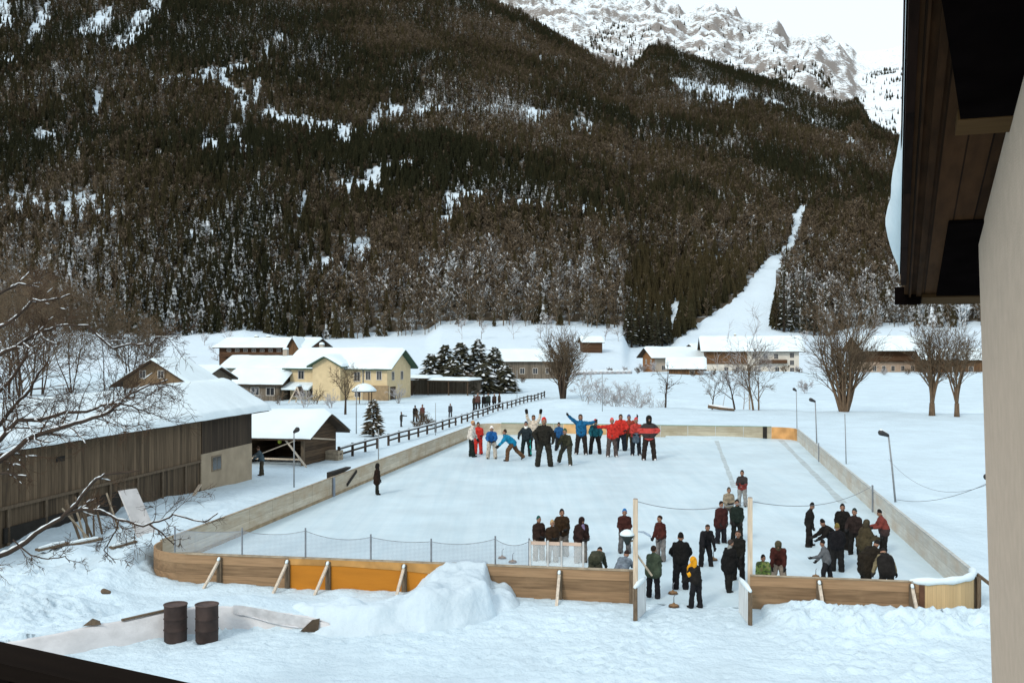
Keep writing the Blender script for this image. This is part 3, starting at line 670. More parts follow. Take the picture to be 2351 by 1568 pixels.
# clear shields behind which spectators stand
sh = thing('clear_shield', 'milky clear shield with three framed panes on the near boards', 'rink shield', RK(0, 0, H_ + 0.047), -TH)
sx = [s_of(1216, 1303, H_), s_of(1257, 1304, H_), s_of(1288, 1306, H_), s_of(1338, 1308, H_)]
for i, (a, b2) in enumerate(zip(sx[:-1], sx[1:])):
    mb = MB(); mb.box(a + 0.03, b2 - 0.05, T0 + 0.0, T0 + 0.012, 0.03, 0.80); mb.build('pane', M_plexi, sh)
    mb = MB(); mb.box(a + 0.03, b2 - 0.06, T0 - 0.025, T0 - 0.003, 0.70, 0.81); mb.build('top_band', mat('shield_band', (0.50, 0.38, 0.30), 0.6, 0.15, 3), sh)
for a in sx:
    mb = MB(); mb.box(a - 0.03, a + 0.03, T0 - 0.05, T0 + 0.04, 0, 0.84); mb.build('post', mat('shield_post', (0.45, 0.46, 0.45), 0.6, 0.2, 5), sh)
# near boards right of the gate
b = board_thing('brown near boards right of the gate with pale curved corner')
sC, sD = 1.8, S1 - rc + 0.15
panel_s(b, sC, s_of(1885, 1330, H_), T0 - 0.06, 0.06, M_brown); panel_s(b, s_of(1885, 1330, H_), sD, T0 - 0.06, 0.06, M_brown)
mb = MB(); mb.box(sC, sD, T0 - 0.09, T0 + 0.03, H_, H_ + 0.03); mb.build('top_rail', M_rail, b)
for px, py in ((1885, 1345), (2098, 1350)): brace(b, s_of(px, py, 0.93), T0 - 0.06, -0.6, 0.1)
mb = MB(); mb.box(sD - 0.16, sD, T0 - 0.10, T0 + 0.02, -0.2, H_ + 0.01); mb.build('stud', mat('red_brown_stud', (0.10, 0.05, 0.03), 0.9, 0.2, 4), b)
arc_panel(b, S1 - rc, T0 + rc, rc, 270 + 4, 345, M_yell, z1=H_ - 0.05)['label'] = 'pale yellow curved corner panel'
mb = MB()
for i in range(14):
    a = R(262 + 100 * i / 13); 
    c = (S1 - rc + (rc + .03) * math.cos(a), T0 + rc + (rc + .03) * math.sin(a), H_ + 0.02); mb.v.append(c)
pts_ = list(mb.v); mb = MB(); mb.tube(pts_, [0.05] + [0.115 + 0.02 * math.sin(i * 1.9) for i in range(12)] + [0.06], 8); mb.build('snow_cap', M_rsnow, b, True)
mb = MB(); mb.bar((S1 + 1.35, T0 + 0.75, 0.05), (S1 + 0.12, T0 + 1.7, 1.0), 0.1, 0.08); mb.build('brace', M_post, b)
mb = MB(); mb.box(S1 + 0.02, S1 + 0.14, T0 + 1.25, T0 + 1.6, -0.3, 0.95); mb.build('stud', M_post, b)
# side boards, far boards
b = board_thing('long weathered pale boards along the left side of the ice')
tj = np.linspace(T0 + rc, T1 - rc, 23)
tg = [60.5, 62.4]
for a, c in zip(tj[:-1], tj[1:]): panel_t(b, a + .012, c - .012, S0 - 0.06, 0.06, M_pale)
mb = MB(); mb.box(S0 - 0.10, S0 + 0.02, T0 + rc, T1 - rc, H_ + .001, H_ + 0.045); mb.build('top_rail', M_rail, b)
mb = MB(); mb.box(S0 + 0.003, S0 + 0.03, T0 + rc, T1 - rc, -0.05, 0.16); mb.build('kick_strip', mat('kick_strip', (0.30, 0.23, 0.14), 0.8, 0.3, 2), b)
arc_panel(b, S0 + rc, T1 - rc, rc, 90, 180, M_pale)
p = G(754, 1140); s_, t_ = ST_(p[0], p[1]); mb = MB(); mb.box(S0 + 0.03, S0 + 0.09, t_ - .14, t_ + .14, -0.02, H_ + 0.02); mb.build('stud', mat('blue_grey_stud', (0.20, 0.23, 0.27), 0.7, 0.2, 4), b)
mb = MB(); mb.bar((S0 + 0.06, t_ + 2.2, 0.35), (S0 + 0.06, t_ + 3.9, 0.95), 0.05, 0.16); mb.build('latch_bar', M_dark, b)
mb = MB(); mb.add([(S0 - 0.13, t_ + 0.3, H_ + .05), (S0 - 0.13, t_ + 3.2, H_ + .05), (S0 - 0.13, t_ + 3.1, H_ + .28), (S0 - 0.13, t_ + 0.3, H_ + 0.32)], [(0, 1, 2, 3)])
mb = MB(); mb.prism([(S0 - 0.13, t_ + 0.2, H_ - .15), (S0 - 0.13, t_ + 3.4, H_ + .12), (S0 - 0.13, t_ + 3.4, H_ + .20), (S0 - 0.13, t_ + 0.2, H_ + 0.26)], (-0.3, 0, 0)); mb.build('hatch', M_dark, b)
b = board_thing('long pale grey boards along the right side of the ice')
tj = np.linspace(T0 + rc, T1 - rc, 23)
for a, c in zip(tj[:-1], tj[1:]): panel_t(b, a + .012, c - .012, S1, 0.06, planks('grey_pale_board', (0.52, 0.52, 0.47), axis=2, width=0.53, grain=1, var=0.18, gap=0.02, gapdark=0.7, patch=0.55, patchcol=(0.44, 0.36, 0.27)))
mb = MB(); mb.box(S1 - 0.02, S1 + 0.10, T0 + rc, T1 - rc, H_ + .001, H_ + 0.04); mb.build('top_rail', mat('grey_rail', (0.42, 0.44, 0.42), 0.8, 0.2, 3), b)
RST = ST_(*G(1984, 1175)[:2])[1]
for px, py in ((1984, 1175), (1875, 1060)):
    p = G(px, py); t_ = ST_(p[0], p[1])[1]; mb = MB(); mb.box(S1 - 0.06, S1 - 0.003, t_ - .1, t_ + .1, -0.02, H_ + 0.3); mb.build('stud', M_steel, b)
b = board_thing('pale far boards across the end of the ice behind the skaters')
sj = np.linspace(S0 + rc, S1 - rc, 11)
so = [s_of(1280, 990, H_ * .7), s_of(1392, 990, H_ * .7)]
M_tan = mat('tan_board', (0.52, 0.32, 0.14), 0.8, 0.2, 1.5)
cuts = sorted(list(sj) + so)
for a, c in zip(cuts[:-1], cuts[1:]):
    if c - a < 0.1: continue
    mid = (a + c) / 2; panel_s(b, a + .012, c - .012, T1, 0.06, M_tan if so[0] < mid < so[1] else M_palex)
mb = MB(); mb.box(S0 + rc, S1 - rc, T1 - 0.02, T1 + 0.10, H_ + .001, H_ + 0.06); mb.build('top_rail', mat('greenish_rail', (0.20, 0.30, 0.24), 0.8, 0.2, 3), b)
sv = s_of(1758, 990, .7); mb = MB(); mb.box(sv - 0.22, sv + 0.14, T1 - 0.05, T1 - 0.003, -0.02, H_ + .02); mb.build('stud', M_dark, b)
arc_panel(b, S1 - rc, T1 - rc, rc, 0, 90, mat('orange_corner', (0.50, 0.27, 0.10), 0.7, 0.3, 1.2))['label'] = 'orange curved corner panel'

# ---------------------------------------------------------------- gate leaves, gantry posts, ropes
M_white = mat('whitewashed_board', (0.60, 0.63, 0.63), 0.8, 0.15, 2, stretch=(3, 3, .6))
def leaf(label, hinge, outer):
    h = np.array(hinge, float); o = np.array(outer, float); d = o - h; l = np.linalg.norm(d); a = math.atan2(d[1], d[0])
    t = thing('rink_gate', label, 'gate', h, a, 'two gate leaves of the rink')
    mb = MB(); mb.box(0, l, -0.03, 0.03, 0.02, 1.02); mb.build('gate_panel', M_white, t)
    mb = MB(); mb.box(l - 0.02, l + 0.05, -0.06, 0.06, -0.25, 1.03); mb.build('end_post', M_post, t)
    mb = MB(); mb.tube([(-0.02, 0, 1.06), (l * .3, 0, 1.07), (l * .7, 0, 1.075), (l + .06, 0, 1.06)], [0.05, 0.075, 0.08, 0.05], 8); mb.build('snow_cap', M_rsnow, t, True)
    return t
leaf('open gate leaf with snow on top, beside the left gate post', G(1481, 1404), G(1459, 1427))
leaf('open gate leaf with snow on top, beside the right gate post', G(1698, 1405), G(1722, 1437))
M_raw = mat('raw_timber', (0.50, 0.42, 0.32), 0.85, 0.25, 3, stretch=(5, 5, .5))
def gpost(label, px, pyt, pyb, w):
    p = G(px, pyb); h = CAMZ - (pyt - HY) * p[1] / F
    t = thing('gantry_post', label, 'post', p, -TH, 'tall posts at the rink gate')
    mb = MB(); mb.box(-w / 2, w / 2, -w / 2, w / 2, -0.2, h); mb.build('pole', M_raw, t)
    mb = MB(); mb.tube([(0, 0, h), (0, 0, h + .03)], [w * .55, w * .4], 6); mb.build('cap', mat('post_cap', (0.28, 0.25, 0.22), .8, .2, 4), t)
    return t, h, p
gpl, h1, p1 = gpost('tall pale timber post at the left gate end, lamp fixed to it', 1459, 1146, 1392, 0.15)
gpr, h2, p2 = gpost('tall pale timber post standing at the right gate end', 1722, 1143, 1392, 0.15)
mb = MB(); mb.bar((0.02, 0.02, 1.7), (0.5, 0.5, 0.9), 0.05, 0.05); mb.build('brace', M_raw, gpl)
def rope(name, label, a, b_, sag, rad=0.012, m=None, n=14):
    a = np.array(a, float); b_ = np.array(b_, float)
    pts = [a + (b_ - a) * i / n - np.array((0, 0, sag * 4 * (i / n) * (1 - i / n))) for i in range(n + 1)]
    mb = MB(); mb.tube(pts, rad, 5); return tag(mb.build(name, m or M_steel), label, 'rope', 'thin lines strung between posts')
rope('net_rope', 'thin rope strung between the two tall gate posts', p1 + (0, 0, h1 - .05), p2 + (0, 0, h2 - .08), 0.28)
rope('net_rope', 'thin rope running right from the right gate post over the ice', p2 + (0, 0, h2 - .1), RK(S1 - .03, RST, H_ + .28), 0.5)

# ---------------------------------------------------------------- ice stock stones
M_stoneplate = mat('stock_plate', (0.10, 0.06, 0.035), 0.6, 0.3, 8); M_stonebody = mat('stock_body', (0.22, 0.13, 0.06), 0.5, 0.3, 8)
def stone(px, py, label, sc=1.0):
    t = thing('curling_stock', label, 'ice stock', G(px, py, 0.012), 0.4, 'ice stocks with upright handles'); t.scale = (sc,) * 3
    mb = MB(); mb.lathe([(0.145, 0), (0.165, 0.012), (0.165, 0.035), (0.150, 0.045)], 24); mb.build('plate', M_stoneplate, t, True)
    mb = MB(); mb.lathe([(0.14, 0.046), (0.145, 0.07), (0.10, 0.085), (0.045, 0.10), (0.03, 0.13)], 24); mb.build('body', M_stonebody, t, True)
    mb = MB(); mb.tube([(0, 0, 0.12), (0, 0, 0.3), (0.03, 0, 0.36), (0.07, 0, 0.37)], [0.016, 0.014, 0.015, 0.012], 8); mb.build('handle', M_steel, t, True)
stone(1153, 1282, 'ice stock seen through the net, the smaller one beside a twin')
stone(1177, 1291, 'ice stock seen through the net, nearest to the clear shield')
stone(1545, 1363, 'brown ice stock on the ice in the gate, farther of two')
stone(1547, 1393, 'dark ice stock in the gate nearest the camera beside yellow hood', 1.05)
stone(1638, 1286, 'dark ice stock by the hand of the leaning player')
stone(1873, 1324, 'small ice stock behind the right near boards', 0.8)
p = G(1530 + 60, 995); 
# ---------------------------------------------------------------- low wall, barrels, snow pile
M_conc = mat('stained_plaster', (0.58, 0.59, 0.60), 0.9, 0.14, 1.6, 0.2, 14, stretch=(1, 1, 1.6))
lw = thing('low_wall', 'low pale stained wall with snow on top behind the barrels', 'wall', (0, 0, 0))
xs = np.arange(-17.4, -4.1, 0.16)
mb = MB(); V = []
for x in xs:
    y = float(wall_y(x)) + 0.05 + 0.02 * float(vnoise(x * 2, 1, 3)); z = float(wall_h(x)) + 0.03 * float(vnoise(x * 1.3, 5, 8))
    z = max(z, -0.05)
    V += [(x, y - 0.07, -0.3), (x, y - 0.09 - 0.05 * float(vnoise(x * 1.1, 9, 4)), max(z - 0.05, -.2)), (x, y + 0.10, z - .02)]
mb.add(V, [(3 * i + a, 3 * i + 3 + a, 3 * i + 4 + a, 3 * i + 1 + a) for i in range(len(xs) - 1) for a in (0, 1)]); mb.build('wall_face', M_conc, lw, True)
mb = MB(); e = [(x, float(wall_y(x)) - 0.06, float(wall_h(x)) - 0.28 + 0.05 * math.sin(x * 2.1)) for x in np.arange(-8.1, -5.5, 0.2)]
mb.tube(e, 0.025, 6); mb.build('tarp_hem', mat('tarp_hem', (0.55, 0.56, 0.58), .8, .1, 3), lw, True)
mb = MB(); V = []
ex = np.arange(-8.2, -5.3, 0.12)
for x in ex:
    z = float(wall_h(x)); d = 0.28 - 0.05 * math.sin(x * 2.1)
    V += [(x, float(wall_y(x)) - 0.075 - 0.03 * math.sin(x * 7), z - d), (x, float(wall_y(x)) - 0.05, z + 0.02)]
mb.add(V, [(2 * i, 2 * i + 2, 2 * i + 3, 2 * i + 1) for i in range(len(ex) - 1)]); mb.build('tarp', mat('grey_tarp', (0.46, 0.47, 0.48), 0.6, 0.2, 4, 0.3, 6), lw, True)
def lid_plank(p0, p1, w=0.12):
    mb = MB(); mb.bar(p0, p1, w, 0.05); mb.build('edge_board', M_post, lw)
lid_plank((-10.9, 28.6, 0.70), (-9.45, 29.75, 0.82), 0.1); lid_plank((-13.9, 26.5, 0.6), (-13.5, 26.75, 0.64), 0.16)
mb = MB(); q = np.array((-5.62, 29.86, 0.05)); mb.add([q + (-.55, -.06, .0), q + (-.02, -.1, -.02), q + (.03, -.06, .38), q + (-.2, -.06, .33), q + (-.42, -.04, .12), q + (-.3, .3, .2)], [(0, 1, 2, 3, 4), (0, 5, 1), (1, 5, 2), (2, 5, 3), (3, 5, 4), (4, 5, 0)])
mb.build('torn_corner', mat('torn_boards', (0.06, 0.045, 0.03), .9, .3, 5), lw)
mb = MB(); q = np.array((-11.55, 28.05, 0.72)); mb.add([q + (-.22, 0, -.04), q + (.26, .1, -.02), q + (.05, .03, .17), q + (.1, .4, 0)], [(0, 1, 2), (0, 2, 3), (1, 3, 2), (0, 3, 1)]); mb.build('loose_stone', M_post, lw)
mb = MB(); q = np.array((-12.2, 30.6, 1.02)); mb.capsule(q, q + (.14, .05, -.04), 0.09, 0.06, 8); tag(mb.build('dark_rock', M_post, None, True), 'small dark rock poking out of the snow slope at the left', 'rock')

M_rust = mat('rusty_drum', (0.040, 0.027, 0.023), 0.7, 0.45, 2.2, 0.15, 18, stretch=(1, 1, .8))
def barrel(px, py, label, rz):
    p = G(px, py); t = thing('oil_drum', label, 'barrel', (p[0], p[1], 0.0), rz, 'two dark oil drums')
    r = 0.315
    prof = [(r * .97, -0.02), (r, 0.02), (r, 0.30)] + [(r + .018, 0.32), (r, 0.345), (r, 0.62), (r + .018, 0.64), (r, 0.665), (r, 1.0), (r + .015, 1.02), (r - .02, 1.03), (r - .025, 0.9), (r - .03, .25)]
    mb = MB(); mb.lathe(prof, 28); mb.build('drum_shell', M_rust, t, True)
    mb = MB(); mb.lathe([(r + .005, 1.015), (r + .022, 1.02), (r + .018, 1.045), (r - .01, 1.045), (r - .015, 1.02)], 28); mb.build('rim', mat('drum_rim', (0.075, 0.052, 0.045), .6, .3, 6), t, True)
barrel(403, 1470, 'dark rusty open oil drum, farther left of the two', 0.2); barrel(475, 1470, 'dark rusty open oil drum, nearer the boards of the two', 1.4)

M_pile = snowmat('piled_snow', (0.56, 0.68, 0.75), 0.5, 1.4, 6, 0.2, 0.8, 0.08)
PX_, PY_ = np.meshgrid(np.arange(-7.2, 1.2, 0.055), np.arange(28.4, 34.75, 0.055))
def pile(X, Y):
    n = 0.10 * fbm(X * 1.2, Y * 1.2, 91, 3) + 0.10 * (np.round(2.5 * vnoise(X * 2.6, Y * 2.6, 96)) / 2.5) * 0.6 + 0.03 * fbm(X * 3.2, Y * 3.2, 92, 2) 
    Xw = X + 0.25 * fbm(X * .8, Y * .8, 93, 2); Yw = Y + 0.2 * fbm(X * .9, Y * .9, 94, 2)
    side = sstep(-0.35, -0.9, Xw)
    ridge = np.interp(Xw, [-7, -6.2, -5.2, -4.2, -3.3, -2.7], [0.14, 0.52, 0.68, 0.70, 0.80, 0.95])
    front = np.interp(Xw, [-7, -5.6, -4, -2.4, -1, 0.2], [30.0, 29.4, 29.2, 29.6, 30.8, 32.0])
    h1 = ridge * side * sstep(0.0, 0.85, Yw - front) * (1 - 0.9 * sstep(30.8, 32.4, Yw) * sstep(-2.4, -3.4, Xw)) * sstep(-7.2, -6.2, Xw)
    h2 = 1.06 * sstep(-3.3, -2.1, Xw) * side * sstep(0.0, 2.6, Yw - front - 0.5)
    h3 = 0.42 * sstep(0.35, -0.1, Xw) * sstep(-1.5, -.6, Xw) * sstep(0, .8, Yw - front - 0.2)
    h = np.maximum(np.maximum(h1, h2), h3)
    return h + n * sstep(0.02, 0.4, h) - 0.12 + 0.12 * sstep(0, .1, h)
ZP = pile(PX_, PY_); 
ZP = np.minimum(ZP, 1.28)
ZP = ZP + np.where(ZP > 0, ground_h(PX_, PY_) * 0.3, 0)
snow_pile = grid_mesh('snow_pile', PX_, PY_, ZP, M_pile)
tag(snow_pile, 'big heap of shovelled snow piled against the ochre boards', 'snow pile')

# ---------------------------------------------------------------- balcony rail at the lower left (camera side)
M_dkwood = planks('dark_stained_wood', (0.008, 0.0055, 0.004), spec=0.03, axis=2, width=0.3, grain=0, var=0.4, gap=0.0)
a_ = D(-330, 1400, 1.005 * F / 610); b_ = D(620, 1607, 1.005 * F / 817)
d_ = b_ - a_; L_ = float(np.hypot(d_[0], d_[1])); ang = math.atan2(d_[1], d_[0])
a_[2] = b_[2] = CAMZ - 1.005 
rail = thing('balcony_railing', 'dark stained wooden balcony railing crossing the lower left corner', 'railing', a_, ang)
mb = MB(); mb.box(-0.6, L_ + 0.6, -0.15, 0.0, -0.05, 0.0); mb.build('handrail', M_dkwood, rail)
for i in range(int((L_ + 1) / 0.17)):
    mb = MB(); mb.box(-0.55 + i * 0.17, -0.42 + i * 0.17, -0.03, 0.0, -1.0, -0.051); mb.build('baluster', M_dkwood, rail)
mb = MB(); mb.box(-0.6, L_ + 0.6, -0.05, 0.02, -1.1, -1.0); mb.build('bottom_rail', M_dkwood, rail)

# ---------------------------------------------------------------- house corner and eaves at the right
PHI = math.atan((2050 - CX) / F); EK = 1.3
hr = thing('chalet_corner', 'beige rendered house corner with dark wooden eaves at the right edge', 'house', (0, 0, CAMZ), -PHI)
# local x = away from the verge into the wall, local y = along the verge (roof falling away from here); z from eye height
M_plast = mat('beige_plaster', (0.50, 0.395, 0.30), 0.95, 0.06, 6, 0.25, 60)
M_soff = planks('soffit_boards', (0.040, 0.020, 0.009), spec=0.03, axis=0, width=0.16, grain=1, var=0.45, gap=0.08, gapdark=0.3)
M_fasc = planks('fascia_boards', (0.012, 0.006, 0.004), spec=0.03, axis=2, width=0.3, grain=1, var=0.5, gap=0.02)
M_lite = planks('light_trim', (0.075, 0.044, 0.019), spec=0.03, axis=2, width=0.4, grain=0, var=0.3, gap=0)
M_black = mat('black_beam_and_shade', (0.004, 0.003, 0.003), 0.95, 0.3, 4, spec=0.0)
aE = 9.62 * EK
def zs(a): return 0.383 * EK + 0.1906 * (aE - a)
def sl(mb, b0, b1, a0, a1, d0, d1):
    """slab lying in the roof plane, from d0 to d1 above the soffit"""
    mb.hexa([(b0, a0, zs(a0) + d0), (b1, a0, zs(a0) + d0), (b1, a1, zs(a1) + d0), (b0, a1, zs(a1) + d0), (b0, a0, zs(a0) + d1), (b1, a0, zs(a0) + d1), (b1, a1, zs(a1) + d1), (b0, a1, zs(a1) + d1)])
    return mb
bw, be, aw = 0.575 * EK, 0.068 * EK, 7.86 * EK
def wallb(z): return bw + 0.028 * (0.3 - z)
mb = MB(); Q = []
for z in (-8.4, None):
    for b_, a_ in ((0, -3), (6, -3), (6, aw), (0, aw)):
        zz = z if z is not None else zs(a_) + 0.01
        Q.append((wallb(zz) + b_, a_, zz))
mb.hexa(Q); mb.build('wall', M_plast, hr)
sl(MB(), be + 0.03, bw + .5, -2, aE, 0.004, 0.06).build('soffit', M_soff, hr)
sl(MB(), be - 0.01, be + 0.045, -2, 9.05 * EK, -0.01, 0.30).build('fascia', M_fasc, hr)
sl(MB(), 0.125 * EK, 0.145 * EK, -2, aE, -0.03, 0.0).build('batten', M_soff, hr)
sl(MB(), 0.185 * EK, 0.225 * EK, -2, aE, -0.02, 0.0).build('batten', M_soff, hr)
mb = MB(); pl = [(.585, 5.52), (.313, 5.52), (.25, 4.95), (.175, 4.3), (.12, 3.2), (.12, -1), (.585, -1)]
mb.prism([(x * EK, y * EK, zs(y * EK) - .07) for x, y in pl], (0, 0, .068)); o = mb.build('soffit_shade_panel', M_black, hr)
sl(MB(), .30 * EK, .585 * EK, 5.525 * EK, 5.72 * EK, -0.075, -0.002).build('edge_trim', M_lite, o)
sl(MB(), .345 * EK, .95 * EK, 7.35 * EK, 9.38 * EK, -0.03, -0.002).build('soffit_shade_panel', M_black, hr)  # thin black sheet put under the far soffit for its deep shade
sl(MB(), .23 * EK, bw + .3, 9.385 * EK, aE + .03, -0.04, -0.002).build('end_beam', M_lite, hr)
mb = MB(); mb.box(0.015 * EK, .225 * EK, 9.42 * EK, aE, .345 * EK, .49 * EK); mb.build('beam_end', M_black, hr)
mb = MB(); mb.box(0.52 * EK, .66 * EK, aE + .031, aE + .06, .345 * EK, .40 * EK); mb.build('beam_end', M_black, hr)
roof_o = sl(MB(), be - 0.03, bw + 6, -2, aE + .02, 0.31, 0.40).build('roof', M_fasc, hr)
# snow hanging over the verge
ys_ = np.linspace(-2, aE - .1, 80); us_ = np.linspace(0, 1, 12)
YY, UU = np.meshgrid(ys_, us_, indexing='ij')
ov = 0.092 * EK * sstep(6.5 * EK, 7.7 * EK, YY) * sstep(9.5 * EK, 8.2 * EK, YY) * (1 + 0.25 * fbm(YY * 1.6, YY * 0, 4, 4))
th = np.pi * UU
XX = be - 0.02 - ov * np.sin(th)
ZZ = zs(YY) + 0.17 + 0.20 - 0.20 * np.cos(th) - ov * 0.7 * (1 - UU)
XX = np.where(UU >= 1.0, be + 1.2, XX); ZZ = np.where(UU >= 1.0, zs(YY) + 0.62, ZZ)
grid_mesh('roof_snow', XX, YY, ZZ, M_rsnow, parent=roof_o)
# ---------------------------------------------------------------- houses
M_yel = mat('cream_render', (0.56, 0.45, 0.27), 0.9, 0.08, 1.5); M_beige = mat('beige_render', (0.36, 0.31, 0.25), 0.9, 0.1, 1.5)
M_whiter = mat('white_render', (0.56, 0.53, 0.46), 0.9, 0.08, 1.5)
M_chalet = planks('chalet_wood', (0.070, 0.036, 0.018), axis=2, width=0.25, grain=0, var=0.4, gap=0.08)
M_chaletv = planks('chalet_wood_upright', (0.12, 0.066, 0.032), axis=0, width=0.25, grain=2, var=0.4, gap=0.08)
M_gwood = planks('grey_wood', (0.15, 0.125, 0.095), axis=0, width=0.2, grain=2, var=0.4, gap=0.08)
M_eave = mat('eave_wood', (0.06, 0.04, 0.025), 0.9, 0.3, 3); M_green = mat('eave_green', (0.05, 0.09, 0.06), 0.8, 0.2, 3)
M_glass = mat('dark_glass', (0.025, 0.028, 0.032), 0.15, 0.3, 2, spec=0.6); M_frame = mat('window_frame', (0.50, 0.47, 0.42), 0.7, 0.1, 3)
M_brick = mat('brown_plinth', (0.26, 0.19, 0.11), 0.9, 0.2, 2)
def window(par, face, u, z, w, h, L, W, frame=M_frame):
    """face: front (-y), right (+x), left (-x); u along the face"""
    mb = MB(); mp = MB()
    def bx(m, u0, u1, z0, z1, d0, d1):
        if face == 'front': m.box(u0, u1, -W / 2 - d1, -W / 2 - d0, z0, z1)
        elif face == 'right': m.box(L / 2 + d0, L / 2 + d1, u0, u1, z0, z1)
        else: m.box(-L / 2 - d1, -L / 2 - d0, u0, u1, z0, z1)
    f = 0.09
    bx(mb, u - w / 2 - f, u + w / 2 + f, z + h / 2 + .003, z + h / 2 + f, 0.003, 0.06); bx(mb, u - w / 2 - f, u + w / 2 + f, z - h / 2 - f, z - h / 2 - .003, 0.003, 0.09)
    bx(mb, u - w / 2 - f, u - w / 2, z - h / 2, z + h / 2, 0.003, 0.06); bx(mb, u + w / 2, u + w / 2 + f, z - h / 2, z + h / 2, 0.003, 0.06)
    bx(mb, u - .03, u + .03, z - h / 2, z + h / 2, 0.025, 0.05)
    o = mb.build('window', frame, par); bx(mp, u - w / 2, u + w / 2, z - h / 2, z + h / 2, 0.004, 0.02); mp.build('pane', M_glass, o); return o
def gable_roof(par, L, W, hw, rise, ov=0.8, gov=0.8, th=0.18, snow=0.38, m=M_eave, mg=M_eave, seed=1, cx=0.0, cy=0.0, along='x', nm='roof'):
    """ridge along local x (or y); underside boards, snow slab with a rounded uneven edge"""
    def T(x, y, z): return (cx + x, cy + y, z) if along == 'x' else (cx - y, cy + x, z)
    k = rise / (W / 2); mb = MB(); xe = L / 2 + gov; ye = W / 2 + ov; ze = hw - k * ov; zr = hw + rise
    for sg in (-1, 1):
        mb.hexa([T(*p) for p in [(-xe, sg * ye, ze), (xe, sg * ye, ze), (xe, 0, zr), (-xe, 0, zr), (-xe, sg * ye, ze + th), (xe, sg * ye, ze + th), (xe, 0, zr + th), (-xe, 0, zr + th)]])
    o = mb.build(nm, m, par)
    nx, ny = max(8, int(2 * xe / 0.5)), 22
    u = np.linspace(-xe - .08, xe + .08, nx); v = np.linspace(-1, 1, 2 * ny + 1)
    U, V = np.meshgrid(u, v, indexing='ij')
    edge = np.minimum(1, np.minimum((1 - np.abs(V)) * ye / 0.22, np.minimum(U - u[0], u[-1] - U) / 0.25))
    edge = np.sqrt(np.clip(1 - (1 - np.clip(edge, 0, 1)) ** 2, 0, 1))
    yy = V * (ye + 0.08 + 0.05 * fbm(U * 0.7, V * 0 + seed, seed, 3)); 
    base = zr - k * np.abs(yy) * (ye / (ye + .08)); base = np.where(np.abs(V) < 0.06, base - 0.0, base)
    Zt = base + th + 0.012 + edge * snow * (1 + 0.18 * fbm(U * .4, V * 2, seed + 3, 3)) - k * 0.25 * np.exp(-(V * ye / 0.3) ** 2) * 0.5
    Xs = U; Ys = yy; P3 = np.stack([Xs, Ys, Zt], -1).reshape(-1, 3); P3 = np.array([T(*p) for p in P3]).reshape(U.shape + (3,))
    grid_mesh('roof_snow', P3[..., 0], P3[..., 1], P3[..., 2], M_rsnow, parent=o)
    # rim of snow hanging over the edge
    return o
def walls(par, L, W, hw, rise, m, mg=None, cx=0.0, cy=0.0, along='x', z0=-0.6, nm='wall'):
    def T(x, y, z): return (cx + x, cy + y, z) if along == 'x' else (cx - y, cy + x, z)
    mb = MB(); v = [T(*p) for p in [(-L / 2, -W / 2, z0), (L / 2, -W / 2, z0), (L / 2, W / 2, z0), (-L / 2, W / 2, z0), (-L / 2, -W / 2, hw), (L / 2, -W / 2, hw), (L / 2, W / 2, hw), (-L / 2, W / 2, hw), (-L / 2, 0, hw + rise), (L / 2, 0, hw + rise)]]
    mb.add(v, [(0, 1, 5, 4), (2, 3, 7, 6), (0, 3, 2, 1)], 0); mb.add(v, [(1, 2, 6, 9, 5), (3, 0, 4, 8, 7)], 1)
    return mb.build(nm, [m, mg or m], par)
def balcony(par, x0, x1, z, W, d=1.0, m=M_chalet):
    mb = MB(); mb.box(x0, x1, -W / 2 - d, -W / 2 - .003, z - .12, z); mb.box(x0, x1, -W / 2 - d - .04, -W / 2 - d + .02, z + .001, z + 0.9)
    o = mb.build('balcony', m, par); return o
def at_house(px, py, rotz):
    p = G(px, py); return (p[0], p[1], 0), rotz
def chimney(par, x, y, z, h=1.2, w=0.6):
    mb = MB(); mb.box(x - w / 2, x + w / 2, y - w / 2, y + w / 2, z - 1.0, z + h); o = mb.build('chimney', M_beige, par)
    mb = MB(); mb.lathe([(w * .75, 0), (w * .75, .1), (w * .6, .3), (.1, .4)], 8, (x, y, z + h)); mb.build('snow_cap', M_rsnow, o, True)

# yellow house
t = thing('village_house', 'cream two storey house with snowy roof and front gable', 'house', *at_house(806, 914, R(-17)))
L, W, hw, rise = 16.2, 9.0, 4.9, 2.5
walls(t, L, W, hw, rise, M_yel); gable_roof(t, L, W, hw, rise, 0.7, 1.0, m=M_green, seed=2)
walls(t, 6.0, 4.6, hw + .3, 1.25, M_yel, None, -1.0, -W / 2 + 1.2, 'y', nm='gable_wall'); gable_roof(t, 6.0, 4.6, hw + .3, 1.25, 0.6, 0.8, m=M_green, seed=4, cx=-1.0, cy=-W / 2 + 1.2, along='y', nm='gable_roof')
for u, z, w, h in ((-6.2, 3.7, .9, 1.2), (3.2, 3.5, .9, 1.3), (5.0, 3.7, .7, 1.2), (6.8, 3.7, .7, 1.2), (-4.2, 1.1, 1.1, 1.5), (3.3, 1.1, .9, 1.2)): window(t, 'front', u, z, w, h, L, W)
for u, z, w, h in ((-1.7, 3.4, .9, 2.2), (-.3, 3.4, .9, 2.2), (-2.6, 1.1, .8, 1.5), (0.4, 1.0, .7, 1.8)): window(t, 'front', u, z, w, h, L, 2 * 4.2 + 2 * 0.0 - 2 * .0)
for u, z, w, h in ((-2.4, 3.6, .8, 1.2), (1.0, 3.6, .8, 1.2)): window(t, 'right', u, z, w, h, L, W)
mb = MB(); mb.box(4.3, 8.4, -W / 2 - .35, -W / 2 - .003, -.5, 2.2); mb.build('plinth_extension', M_brick, t)
mb = MB(); mb.box(8.103, 8.14, -3.4, -1.4, 0.0, 2.0); mb.build('door', M_eave, t)
